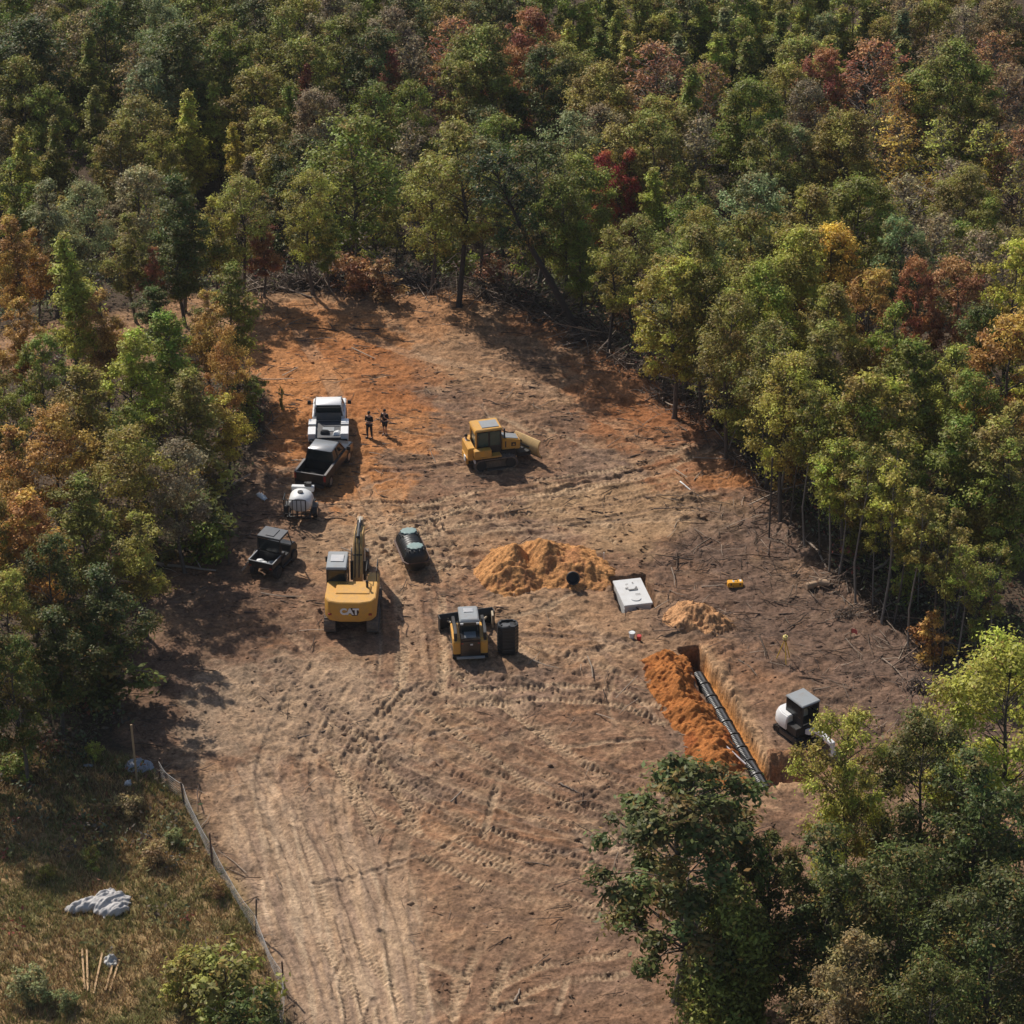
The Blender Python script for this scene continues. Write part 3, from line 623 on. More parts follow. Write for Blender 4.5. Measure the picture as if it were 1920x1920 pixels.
# left stand
for a in [(125,430,'cone1','yg',12,1.05),(430,500,'col1','gr',9,1.0),(385,545,'col2','or',8.5,.9),(290,540,'col1','dk',5.5,1.3),(315,590,'col1','gr',10,1.05),(240,625,'col1','yg',10,1),(75,630,'oak3','gr',9.5,.75),
 (190,545,'col2','or',8.5,1),(160,690,'col1','ol',10,1.0),(30,560,'col2','or',8,1),(345,700,'col1','ol',8.5,1.1),(425,740,'col2','ye',6,1.2),(420,610,'sp1','or',8.5,.7),(455,700,'bush2','gr',3.6,1.3),
 (95,760,'sp1','or',9.5,1),(230,800,'sp1','ol',9.5,1.05),(20,800,'col2','or',10,1),(325,830,'sp1','gy',8.5,1),(150,900,'col1','ol',9,1.05),(40,930,'col1','or',10,1.05),(255,960,'col2','ol',8,1.05),(90,1010,'oak3','dk',9.5,.8),(190,1060,'col1','dk',8.5,1.1),
 (10,1080,'oak3','ol',10,.8),(100,1140,'col1','dk',8,1.1),(385,850,'bush2','ol',4.5,1.4),(340,930,'bush1','dk',3.8,1.2),(375,980,'bush1','gr',2.6,1),(20,1200,'oak3','dk',9,.8),(170,1160,'bush2','dk',5,1.6),
 (-60,640,'oak3','ol',11,.9),(-70,900,'oak3','ol',11,.9),(-80,1120,'oak3','dk',11,.9),(-20,720,'oak3','gr',10,.8)]:
    top(*a)
# foreground, lower right
FG = 'trees in the lower right foreground'
top(1288,1446,'big1','dk',13,1.2, label='large-leaved dark tree whose branches reach over the tire tracks below the orange spoil', group=FG)
top(1385,1640,'big2','gr',10,1.0, label='dense bright green bushy tree at the bottom edge, in front of the large-leaved tree', group=FG)
top(1600,1335,'big3','yg',13,.78, label='pale yellow-green feathery tree next to the white mini excavator', group=FG)
top(1740,1345,'big4','dk',12,.85, label='dark green tree right of the feathery pale one', group=FG)
top(1905,1205,'big4','yg',14,1.0, label='big yellow-green tiered tree on the right edge, tallest of the foreground', group=FG)
top(1840,1420,'big3','dk',13,1.0, label='dark airy tree in front of the big tiered tree', group=FG)
top(1560,1560,'big3','dk',12,.95, label='dark airy tree filling the gap behind the bright bushy tree', group=FG)
top(1700,1590,'big4','dk',12,.85, label='dark dense tree in the middle of the foreground clump', group=FG)
top(1880,1650,'big4','dk',13,.9, label='dark shaded tree at the lower right corner', group=FG)
top(1600,1760,'big3','br',11,.95, label='brownish thin tree at the bottom edge right of the bright bushy tree', group=FG)
top(1450,1570,'big1','dk',10.5,.7, label='smaller large-leaved tree joined to the right of the biggest one', group=FG)
top(1760,1800,'big4','dk',12,.8, label='low dark tree at the bottom edge near the corner', group=FG)
# slender trunks along the right edge
pe = random.Random(9)
for i, (px, py) in enumerate([(1405,835),(1432,880),(1455,905),(1470,960),(1492,985),(1510,1020),(1535,1045),(1552,1075),(1580,1092),(1606,1125),(1632,1140),(1655,1172),(1688,1180),(1702,1215),(1735,1225),(1760,1255),(1790,1262),(1815,1295),(1850,1300),(1520,960),(1560,1010),(1610,1060),(1660,1110),(1720,1150),(1790,1200)]):
    base(px+pe.uniform(-6, 6), py+pe.uniform(-8, 4), pe.choice(['pole1', 'pole1', 'pole2']), pe.choice(['ol', 'yg', 'gr', 'yg', 'ol', 'or']), pe.uniform(7.0, 10.5), pe.uniform(.8, 1.1))
# shrubs and saplings
for a in [
 (640,520,'bush1','ru',2.2,1,'pinkish red brush beside the straight-trunked tree'),(930,540,'bush1','ru',2.4,1,'dull red brush right of the lone tree'),(820,520,'bush1','ru',2.0,.9,'dull red brush left of the lone tree'),
 (1480,930,'bush2','or',3.0,.9,'rusty orange sapling at the root hole on the right edge'),(1365,715,'bush2','re',4.2,.8,'pink-red topped sapling on the right edge'),(1390,830,'bush1','yg',2.6,.9,'bright green bush on the right edge of the clearing'),
 (1160,610,'bush1','br',3.0,1.0,'purplish brown brush beside the leaning trunk'),(1120,560,'bush1','gr',4.0,1,'green bush behind the leaning trunk'),(1230,640,'bush2','sg',4.0,1.1,'grey-green bush right of the fallen branches'),
 (528,770,'bush2','ol',1.9,.35,'tiny sapling standing alone left of the white truck'),
 (1740,1240,'bush2','or',3.4,1,'rusty sapling on the shaded right edge'),(1690,1130,'bush2','yg',3.2,1,'yellow-green sapling among the right-hand trunks'),(1600,1040,'bush1','ol',2.8,1,'olive bush under the right-hand trees'),
 (440,1900,'bush1','ol',3.4,1.15,'dense olive and orange shrub beside the wire fence at the bottom'),(370,1870,'bush1','ol',2.6,1.0,'smaller olive shrub joined to the left of the fence shrub'),(480,1960,'bush1','dk',3.0,1,'dark shrub at the bottom edge by the fence'),
 (62,1868,'bush1','sg',1.7,1.15,'bluish grey-green bush in the bottom left corner'),(120,1890,'bush1','sg',1.1,1,'low grey-green bush right of the corner bush'),
 (332,1585,'bush1','sg',1.0,.95,'small bluish green bush near the leaning fence stake'),(175,1630,'bush2','ol',1.6,.9,'upright yellow-green weed clump behind the crumpled tarp'),(85,1650,'bush1','ol',0.9,.9,'low green weed clump left of the upright one'),
 (40,1460,'bush1','gr',1.5,1.1,'green bush at the left edge under the dark trees'),(180,1420,'bush1','yg',1.0,.9,'bright green weed patch left of the grey tarp'),
 (400,1680,'bush1','br',1.1,.95,'rusty red weed clump left of the second fence post'),(300,1620,'bush1','br',1.3,1.1,'reddish brown weed clump in the middle of the field'),(235,1530,'bush1','br',1.3,1.2,'dark red-brown weed clump below the grey tarp')]:
    base(*a[:6], label=a[6], group='shrubs and saplings')

# filler trees, so that the canopy closes
fr = random.Random(77); n_target = 135; tries = 0
FCEN = [P(*q) for q in CLEAR_PX]
while n_target > 0 and tries < 30000:
    tries += 1
    y = fr.uniform(96, 246) if fr.random() < 0.5 else fr.uniform(190, 246); x = fr.uniform(-1, 1)*(y*0.205+4)
    hb = HB(x, y); bpx = to_px(x, y, hb)
    if not (-150 < bpx[0] < 2060): continue
    if bpx[1] > 1330 and bpx[0] > 300: continue
    if bpx[1] > 1330: continue
    if bool(in_poly(np.array([x]), np.array([y]), CLEAR)[0]) or bool(in_poly(np.array([x]), np.array([y]), GRASS)[0]): continue
    dedge = float(poly_dist(np.array([x]), np.array([y]), CLEAR, True)[0][0])
    if dedge < 1.0: continue
    if bpx[1] < 640 and bpx[0] < 1150 and dedge < 10: continue
    far_ = y > 168
    mind = 2.6 if not far_ else 2.9
    if any((x-a)**2+(y-b)**2 < (mind+0.25*c)**2 for a, b, c in USED): continue
    right = x > 3 and y < 172
    if dedge < 5 and right: kd = fr.choice(['pole1', 'pole2', 'pole1', 'sp1', 'sp2']); H = fr.uniform(8.5, 11.5); cl = fr.choice(['ol', 'gr', 'yg', 'ol', 'gr'])
    elif right: kd = fr.choice(['oak3', 'col1', 'col2', 'sp1', 'oak2']); H = fr.uniform(9.5, 11); cl = fr.choice(['ol', 'gr', 'ol', 'yg', 'gr', 'yg'])
    elif not far_ and x < -3: kd = fr.choice(['col1', 'col2', 'sp1', 'sp2', 'pole2']); H = fr.uniform(6.5, 9.0); cl = fr.choice(['ol', 'gr', 'or', 'ol', 'yg', 'gr'])
    elif x > 5 and y > 205: kd = fr.choice(['cone1', 'cone2', 'cone1', 'col2', 'sp1']); H = fr.uniform(9, 12); cl = fr.choice(['yg', 'gr', 'yg', 'gr', 'ol', 'sg'])
    elif dedge < 7: kd = fr.choice(['sp1', 'sp2', 'pole2', 'col2', 'bare2']); H = fr.uniform(8, 11); cl = fr.choice(['ol', 'gr', 'ol', 'yg', 'sg'])
    else: kd = fr.choice(['oak1', 'oak2', 'oak3', 'sp1', 'col1', 'cone1', 'bare2', 'oak2']); H = fr.uniform(10.5, 13); cl = fr.choice(['dk', 'gr', 'ol', 'ol', 'gr', 'gy', 'gr', 'sg'])
    tpx = to_px(x, y, hb+H)
    if tpx[1] < -330: continue
    put_tree(kd, x, y, H, cl, fr.uniform(0.8, 1.0)); n_target -= 1
print('filler left', n_target, 'trees', len(TREES))
for k, v in KINDS.items():
    if not v['used']:
        for ch in list(v['root'].children): bpy.data.objects.remove(ch)
        bpy.data.objects.remove(v['root'])

# one label for each tree: colour, shape, and its place in the forest
ORD = ['', 'second ', 'third ', 'fourth ', 'fifth ', 'sixth ', 'seventh ', 'eighth ', 'ninth ', 'tenth ', 'eleventh ', 'twelfth ']
cells = {}
for t in TREES:
    (o, cname, shape, tp, bp, cat) = t
    if bp[0] < 530 and bp[1] > 700: zone = 'left-hand stand, '+('lower part' if tp[1] > 850 else 'middle part' if tp[1] > 640 else 'upper part')
    elif bp[0] > 1000 and bp[1] > 640: zone = 'right-hand woods, '+('upper part' if tp[1] < 420 else 'middle part' if tp[1] < 620 else 'lower part')
    else:
        row = 'rearmost row' if tp[1] < -60 else 'topmost row' if tp[1] < 60 else 'second row' if tp[1] < 140 else 'third row' if tp[1] < 230 else 'fourth row' if tp[1] < 330 else 'front row'
        zone = 'far forest, '+row
        if tp[0] < 640: zone += ', left'
        elif tp[0] > 1280: zone += ', right'
        else: zone += ', centre'
    cells.setdefault((cname, shape, zone), []).append((tp[0], tp[1], o))
for (cname, shape, zone), l in cells.items():
    l.sort(key=lambda q: q[0])
    g = 'trees of the '+zone.split(',')[0]
    for i, q in enumerate(l):
        o = q[2]
        if len(l) == 1: s = f'{cname} {shape} in the {zone}'
        elif i == 0: s = f'leftmost {cname} {shape} in the {zone}'
        else: s = f'{ORD[min(i, 11)]}{cname} {shape} from the left in the {zone}'
        o['label'] = s; o['group'] = g

# ------------------------------------------------------------------ undergrowth, branch litter, grass (nobody could count these)
def tint_mat(name, rough=0.6, trans=0.2):
    m, nt, b = new_mat(name); L = nt.links.new
    a = N(nt, 'ShaderNodeAttribute', attribute_name='tint'); L(a.outputs['Color'], b.inputs['Base Color']); b.inputs['Roughness'].default_value = rough; b.inputs['Specular IOR Level'].default_value = 0.25
    if trans:
        tr = N(nt, 'ShaderNodeBsdfTranslucent'); L(a.outputs['Color'], tr.inputs['Color']); ms = N(nt, 'ShaderNodeMixShader'); ms.inputs[0].default_value = trans
        L(b.outputs[0], ms.inputs[1]); L(tr.outputs[0], ms.inputs[2]); L(ms.outputs[0], nt.nodes['Material Output'].inputs[0])
    return m
M_TINT = tint_mat('tinted_leaves'); M_TINTW = tint_mat('tinted_wood', 0.85, 0)
rng = np.random.default_rng(5)
n = 42000
y = rng.uniform(96, 215, n); x = rng.uniform(-1, 1, n)*(y*0.21+4)
ing = in_poly(x, y, GRASS); px0, py0 = to_px(x, y); weed = ing & (rng.random(n) < np.where(py0 < 1600, 0.35, 0.04)) & (fbm(x/2, y/2, 3, 75) > -0.1)
cin = in_poly(x, y, CLEAR) | (ing & ~weed); de, _ = poly_dist(x, y, CLEAR, True)
keep = (~cin) & (de > 0.2) & (weed | True) & ((de < 9) | (rng.random(n) < 0.12)) & (rng.random(n) < np.where(de < 4, np.where((x > 5) & (de < 2.5), 0.95, 0.5), 0.28))
_, bpy_ = to_px(x, y); keep &= (bpy_ < 1420) | (x > 8) | weed; keep |= weed & (de > 0.6)
wd_ = weed
x = x[keep]; y = y[keep]; de = de[keep]; wd_ = wd_[keep]; nc = len(x)
hz = np.where(wd_, 0.15+0.25*rng.random(nc), rng.random(nc)**1.6*np.where(de > 1.5, 3.0, 1.3)+0.15)
cc = np.stack([x, y, ground_zs(x, y)+hz], 1); rc = rng.uniform(0.3, 0.85, nc)
nl = nc*13; C_, N_, S_, A_ = clump_leaves(cc, rc, nl, 0.125, rng)
pal = 1.5*np.array([[0.045,0.058,0.022],[0.08,0.085,0.03],[0.075,0.055,0.035],[0.12,0.12,0.035],[0.13,0.06,0.035],[0.055,0.045,0.035],[0.17,0.05,0.035],[0.09,0.10,0.06]])
ci = rng.choice(8, nc, p=[.24,.22,.16,.09,.08,.13,.03,.05])
w_ = rc**2/np.sum(rc**2)
near_idx = np.repeat(np.arange(nc), 13)
# each leaf takes the tint of a clump by its stored clump value
tint = pal[ci[(A_[:, 1]*1e6).astype(int) % nc]]*(0.55+0.9*A_[:, :1])
me = leaves_mesh('undergrowth', C_, N_, S_, A_, rng); set_attr(me, 'tint', np.repeat(np.clip(tint, 0, 1), 4, 0))
tag(link('undergrowth', me, M_TINT), kind='stuff')

def sticks(name, xs, ys, L, rad, rng, ang=None, zoff=0.02, tilt=0.12, pal=None):
    n = len(xs); a = rng.uniform(0, 2*np.pi, n) if ang is None else ang
    dz = rng.normal(size=n)*tilt; d = np.stack([np.cos(a), np.sin(a), dz], 1); d /= np.linalg.norm(d, axis=1, keepdims=True)
    c = np.stack([xs, ys, ground_zs(xs, ys)+zoff+rad+np.abs(dz)*L*0.45], 1)
    up = np.array([0, 0, 1.0]); s = np.cross(d, up); s /= np.linalg.norm(s, axis=1, keepdims=True); u = np.cross(s, d)
    bend = rng.normal(size=(n, 1))*0.045*L[:, None]*s
    V = []; ring = [(1, 0), (-.5, .87), (-.5, -.87)]
    for t, rs, bb in ((-0.5, 1.0, 0), (0.0, 0.85, 1), (0.5, 0.5, 0)):
        for (p, q) in ring: V.append(c+d*(L*t)[:, None]+bend*bb+s*(rad*rs*p)[:, None]+u*(rad*rs*q)[:, None])
    V = np.stack(V, 1).reshape(-1, 3); F = []
    for r_ in (0, 3):
        for j in range(3): F.append([r_+j, r_+(j+1) % 3, r_+3+(j+1) % 3, r_+3+j])
    F = (np.array(F)[None]+np.arange(n)[:, None, None]*9).reshape(-1, 4)
    me = np_mesh(name, V, F)
    c_ = pal[rng.choice(len(pal), n)]*rng.uniform(0.7, 1.25, (n, 1)); set_attr(me, 'tint', np.repeat(c_, 9, 0))
    return tag(link(name, me, M_TINTW), kind='stuff')
n = 60000; y = rng.uniform(93, 176, n); x = rng.uniform(-24, 27, n)
cin = in_poly(x, y, CLEAR) & ~in_poly(x, y, GRASS); de, _ = poly_dist(x, y, CLEAR, True); px_, py_ = to_px(x, y)
rightlit = in_poly(px_, py_, [(1250,930),(1440,950),(1700,1180),(1900,1330),(1900,1420),(1560,1350),(1500,1260),(1230,1190),(1260,1020)])
pr = 0.022+0.45*np.exp(-de/1.2)*(x > 0)+0.32*np.exp(-de/1.0)+0.30*rightlit+0.05*(fbm(x/3, y/3, 3, 201) > 0.2)
inroad = in_poly(px_, py_, road_l+road_r[::-1]); pr = np.where(inroad, 0.01, pr)
k = cin & (rng.random(n) < pr)
palw = np.array([[0.10,0.07,0.05],[0.06,0.04,0.03],[0.24,0.185,0.14],[0.15,0.10,0.07],[0.32,0.25,0.19],[0.08,0.055,0.045]])
nk = k.sum(); L_ = rng.gamma(2.0, 0.28, nk)+0.15
sticks('branch_litter', x[k], y[k], L_, np.clip(L_*0.018, 0.008, 0.035)*rng.uniform(0.7, 1.6, nk), rng, pal=palw)
n = 3600; y = rng.uniform(126, 172, n); x = rng.uniform(-16, 25, n); k = in_poly(x, y, CLEAR) & (fbm(x/4, y/2, 3, 231) > -0.05); x = x[k]; y = y[k]; n = len(x)
L_ = rng.gamma(2.0, 0.17, n)+0.15
sticks('scraped_debris', x, y, L_, rng.uniform(0.015, 0.05, n), rng, ang=rng.normal(size=n)*0.3-0.1, zoff=-0.02, tilt=0.03, pal=np.array([[0.09,0.06,0.045],[0.13,0.085,0.06],[0.06,0.04,0.03],[0.20,0.12,0.07]]))
# brush piled along the far and right edges
n = 13000; t = rng.random(n); edge_px = [(500,535),(600,522),(700,520),(800,528),(900,535),(990,560),(1085,610),(1200,680),(1310,755),(1410,840),(1470,930),(1530,1010),(1600,1085),(1700,1165),(1830,1250)]
ep = np.array(smooth_line([P(*q) for q in edge_px], 10)); ti = t*(len(ep)-1); i0 = ti.astype(int); f = (ti-i0)[:, None]
pp = ep[i0]*(1-f)+ep[np.minimum(i0+1, len(ep)-1)]*f+rng.normal(size=(n, 2))*np.array([1.1, 1.0])
dens = 0.25+fbm(pp[:, 0]/2.5, pp[:, 1]/2.5, 2, 301)+0.35*(pp[:, 0] < 6); k = rng.random(n) < dens; pp = pp[k]; n = len(pp)
L_ = rng.gamma(3.0, 0.4, n)+0.3
sticks('brush_pile', pp[:, 0], pp[:, 1], L_, np.clip(L_*0.016, 0.01, 0.05), rng, zoff=0.0, tilt=0.38, pal=palw)
# clods of earth
n = 5000; y = rng.uniform(93, 174, n); x = rng.uniform(-22, 26, n); px_, py_ = to_px(x, y)
k = in_poly(x, y, CLEAR) & ~in_poly(px_, py_, road_l+road_r[::-1]) & ~in_poly(x, y, GRASS) & (fbm(x/2.5, y/2.5, 3, 221) > -0.15); x = x[k]; y = y[k]; n = len(x)
s = rng.gamma(2, 0.018, n)+0.02; oc = np.array([[1,0,0],[0,1,0],[-1,0,0],[0,-1,0],[0,0,1],[0,0,-1]], float)
V = oc[None]*(0.7+0.6*rng.random((n, 6, 1)))*s[:, None, None]*np.array([1.2, 1.0, 0.75])+np.stack([x, y, ground_zs(x, y)+s*0.3], 1)[:, None]
F = np.array([[0,1,4],[1,2,4],[2,3,4],[3,0,4],[1,0,5],[2,1,5],[3,2,5],[0,3,5]]); F = (F[None]+np.arange(n)[:, None, None]*6).reshape(-1, 3)
me = np_mesh('soil_clods', V.reshape(-1, 3), F, False)
gi = np.clip(np.searchsorted(gx, x)-1, 0, len(gx)-2); gj = np.clip(np.searchsorted(gy, y)-1, 0, len(gy)-2)
set_attr(me, 'tint', np.repeat(col[gj, gi]*rng.uniform(0.75, 1.2, (n, 1)), 6, 0)); tag(link('soil_clods', me, M_TINTW), kind='stuff')
# grass of the field, blades in tufts
n = 36000; y = rng.uniform(88, 118, n); x = rng.uniform(-29, -8, n); px_, py_ = to_px(x, y)
k = in_poly(x, y, GRASS) & (px_ > -40); x = x[k]; y = y[k]; nt_ = len(x); nb = 5
X2 = np.repeat(x, nb)+rng.normal(size=nt_*nb)*0.06; Y2 = np.repeat(y, nb)+rng.normal(size=nt_*nb)*0.06; a = rng.uniform(0, 6.28, nt_*nb); h = (0.10+0.20*rng.random(nt_*nb))*np.repeat(0.6+0.9*rng.random(nt_), nb)
b0 = np.stack([X2, Y2, ground_zs(X2, Y2)-0.02], 1); wd = 0.022; sd_ = np.stack([np.cos(a), np.sin(a), 0*a], 1)*wd; ln = np.stack([np.cos(a+1.5), np.sin(a+1.5), 0*a], 1)*(h*rng.uniform(0.2, 1.0, len(h)))[:, None]
V = np.stack([b0-sd_, b0+sd_, b0+ln+np.stack([0*h, 0*h, h], 1)], 1).reshape(-1, 3); me = np_mesh('field_grass', V, np.arange(len(V)).reshape(-1, 3))
gp = 2.0*np.array([[0.21,0.14,0.065],[0.26,0.18,0.085],[0.12,0.115,0.035],[0.15,0.085,0.035],[0.30,0.22,0.10],[0.11,0.06,0.03]])
pat = fbm(X2/1.8, Y2/1.8, 3, 71); ci = rng.choice(6, len(X2), p=[.25,.2,.18,.17,.1,.1]); ci = np.where((pat > 0.12) & (rng.random(len(X2)) < 0.6), 2, ci)
set_attr(me, 'tint', np.repeat(gp[ci]*rng.uniform(0.6, 1.2, (len(X2), 1)), 3, 0)); tag(link('field_grass', me, M_TINT), kind='stuff')

# ------------------------------------------------------------------ builder for made things
class MB:
    def __init__(s): s.V = []; s.F = []
    def add(s, V, F, M=None):
        o = len(s.V)
        s.V += [tuple(M @ Vector(v)) if M is not None else tuple(v) for v in V]; s.F += [tuple(i+o for i in f) for f in F]; return s
    def box(s, c, d, M=None, taper=(1, 1)):
        x, y, z = c; a, b, h = d[0]/2, d[1]/2, d[2]/2; tx_, ty_ = taper
        V = [(x-a, y-b, z-h), (x+a, y-b, z-h), (x+a, y+b, z-h), (x-a, y+b, z-h), (x-a*tx_, y-b*ty_, z+h), (x+a*tx_, y-b*ty_, z+h), (x+a*tx_, y+b*ty_, z+h), (x-a*tx_, y+b*ty_, z+h)]
        return s.add(V, [(3, 2, 1, 0), (4, 5, 6, 7), (0, 1, 5, 4), (1, 2, 6, 5), (2, 3, 7, 6), (3, 0, 4, 7)], M)
    def prism(s, prof, x0, x1, axis='x', M=None):
        """profile (a, b) swept between x0 and x1; axis x: (y,z), axis y: (x,z), axis z: (x,y)"""
        f = {'x': lambda t, a, b: (t, a, b), 'y': lambda t, a, b: (a, t, b), 'z': lambda t, a, b: (a, b, t)}[axis]
        n = len(prof); V = [f(x0, a, b) for a, b in prof]+[f(x1, a, b) for a, b in prof]
        F = [tuple(range(n))[::-1], tuple(range(n, 2*n))]+[(i, (i+1) % n, n+(i+1) % n, n+i) for i in range(n)]
        return s.add(V, F, M)
    def loft(s, rings, M=None, cap=True):
        n = len(rings[0]); V = [p for r in rings for p in r]; F = []
        for k in range(len(rings)-1):
            for i in range(n): F.append((k*n+i, k*n+(i+1) % n, (k+1)*n+(i+1) % n, (k+1)*n+i))
        if cap: F.append(tuple(range(n))[::-1]); F.append(tuple(range((len(rings)-1)*n, len(rings)*n)))
        return s.add(V, F, M)
    def cyl(s, p0, p1, r0, r1=None, n=16, M=None):
        r1 = r0 if r1 is None else r1; p0 = Vector(p0); p1 = Vector(p1); d = (p1-p0).normalized(); a = d.orthogonal().normalized(); b = d.cross(a)
        rg = lambda p, r: [p+a*r*math.cos(6.28318*i/n)+b*r*math.sin(6.28318*i/n) for i in range(n)]
        return s.loft([rg(p0, r0), rg(p1, r1)], M)
    def pipe(s, pts, r, n=8, M=None):
        for a, b in zip(pts[:-1], pts[1:]): s.cyl(a, b, r, r, n, M)
        return s
    def build(s, name, mat, parent=None, bevel=0.0, smooth=False):
        me = bpy.data.meshes.new(name); me.from_pydata(s.V, [], s.F); bm = bmesh.new(); bm.from_mesh(me)
        bmesh.ops.recalc_face_normals(bm, faces=bm.faces)
        if bevel: bmesh.ops.bevel(bm, geom=[e for e in bm.edges if len(e.link_faces) == 2 and e.calc_face_angle(0) > 0.5], offset=bevel, segments=2, affect='EDGES', clamp_overlap=True)
        bm.to_mesh(me); bm.free()
        if smooth or bevel: me.shade_smooth() if hasattr(me, 'shade_smooth') else None
        if smooth or bevel:
            try: me.set_sharp_from_angle(angle=R(38))
            except Exception: pass
        return link(name, me, mat, parent)
def one(name, mat, parent, f, bevel=0.0, smooth=False):
    m = MB(); f(m); return m.build(name, mat, parent, bevel, smooth)
def rotm(ax, ang, c=(0, 0, 0)): return Matrix.Translation(c) @ Matrix.Rotation(ang, 4, ax) @ Matrix.Translation([-q for q in c])

YEL = paint('machine_yellow', (0.60, 0.31, 0.05), 0.45, dirt=0.55, dirtcol=(0.30, 0.20, 0.12))
BLK = paint('black_steel', (0.018, 0.018, 0.019), 0.5, dirt=0.3, dirtcol=(0.10, 0.08, 0.06))
TRK = paint('track_steel', (0.13, 0.10, 0.078), 0.75, dirt=0.95, dirtcol=(0.30, 0.21, 0.14), scale=5)
GLS = paint('dark_glass', (0.015, 0.022, 0.024), 0.08, dirt=0.1)
GRY = paint('roof_grey', (0.26, 0.28, 0.29), 0.5, dirt=0.4)
WHT = paint('white_paint', (0.74, 0.74, 0.73), 0.35, dirt=0.15, coat=0.3)
BPT = paint('black_paint', (0.012, 0.012, 0.014), 0.25, dirt=0.25, dirtcol=(0.10, 0.075, 0.055), coat=0.5)
RUB = paint('rubber', (0.022, 0.021, 0.020), 0.85, dirt=0.8, dirtcol=(0.12, 0.085, 0.06), scale=5)
CHR = paint('bright_steel', (0.55, 0.54, 0.52), 0.3, metal=0.9, dirt=0.3)
RED = paint('red_plastic', (0.30, 0.02, 0.015), 0.35)
HYD = paint('plastic_black', (0.014, 0.015, 0.016), 0.35, dirt=0.25, dirtcol=(0.09, 0.075, 0.06))
WPL = paint('white_plastic', (0.66, 0.67, 0.66), 0.45, dirt=0.2)
GREENLID = paint('pale_green_lid', (0.20, 0.29, 0.275), 0.5, dirt=0.3)
CONC = paint('concrete', (0.58, 0.58, 0.57), 0.9, dirt=0.35, dirtcol=(0.40, 0.35, 0.29), scale=2.5)
BONE = paint('beige_steel', (0.42, 0.33, 0.22), 0.6, dirt=0.5)  # beige, for the stick, blade arms and painted lit blade end

def text_part(txt, size, mat, parent, loc, rot, ext=0.012, bold=0.02, name='lettering'):
    cu = bpy.data.curves.new(name, 'FONT'); cu.body = txt; cu.size = size; cu.extrude = ext; cu.offset = bold; cu.align_x = 'CENTER'; cu.align_y = 'CENTER'
    t = bpy.data.objects.new('tmp_text', cu); C.objects.link(t); bpy.context.view_layer.update()
    me = bpy.data.meshes.new_from_object(t.evaluated_get(bpy.context.evaluated_depsgraph_get())); bpy.data.objects.remove(t)
    me.materials.clear(); o = link(name, me, mat, parent); o.location = loc; o.rotation_euler = rot; return o

def crawler(parent, x, L, Hh, W, shoes=True, mat=TRK):
    """one track: rounded belt with shoes, frame and wheels"""
    r = Hh/2; n = 12; prof = []
    for i in range(n+1): a = -math.pi/2+math.pi*i/n; prof.append((L/2-r+r*math.cos(a), r+r*math.sin(a)))
    for i in range(n+1): a = math.pi/2+math.pi*i/n; prof.append((-L/2+r+r*math.cos(a), r+r*math.sin(a)))
    ri = r-0.07; inner = []
    for i in range(n+1): a = -math.pi/2+math.pi*i/n; inner.append((L/2-r+ri*math.cos(a), r+ri*math.sin(a)))
    for i in range(n+1): a = math.pi/2+math.pi*i/n; inner.append((-L/2+r+ri*math.cos(a), r+ri*math.sin(a)))
    m = MB(); k = len(prof)
    V = [(x-W/2, a, b) for a, b in prof]+[(x+W/2, a, b) for a, b in prof]+[(x-W/2, a, b) for a, b in inner]+[(x+W/2, a, b) for a, b in inner]
    F = []
    for i in range(k):
        j = (i+1) % k; F += [(i, j, k+j, k+i), (2*k+i, 3*k+i, 3*k+j, 2*k+j), (i, 2*k+i, 2*k+j, j), (k+i, k+j, 3*k+j, 3*k+i)]
    m.add(V, F)
    per = 2*(L-2*r)+2*math.pi*r; ns = int(per/0.17)
    for q in range(ns):
        s_ = per*q/ns
        if s_ < L-2*r: c = (-(L/2-r)+s_, 0, 0.0)
        elif s_ < L-2*r+math.pi*r: a = (s_-(L-2*r))/r-math.pi/2; c = (L/2-r+r*math.cos(a), r+r*math.sin(a), a+math.pi/2)
        elif s_ < 2*(L-2*r)+math.pi*r: c = ((L/2-r)-(s_-(L-2*r)-math.pi*r), 2*r, math.pi)
        else: a = (s_-2*(L-2*r)-math.pi*r)/r+math.pi/2; c = (-(L/2-r)+r*math.cos(a), r+r*math.sin(a), a+math.pi/2)
        M = Matrix.Translation((x, c[0], c[1])) @ Matrix.Rotation(c[2], 4, 'X')
        m.box((0, 0, -0.015), (W, 0.05, 0.05), M)
    t = m.build('track', mat, parent)
    one('track_frame', paint('muddy_frame', (0.11, 0.085, 0.06), 0.8, dirt=0.9, dirtcol=(0.26, 0.18, 0.12), scale=4), t, lambda m: m.box((x, 0, r), (W*0.5, L-2*r, Hh*0.55)))
    for yy in [-(L/2-r), L/2-r]: one('wheel', BLK, t, lambda m: m.cyl((x-W*.42, yy, r), (x+W*.42, yy, r), r-0.09, n=18), smooth=True)
    return t

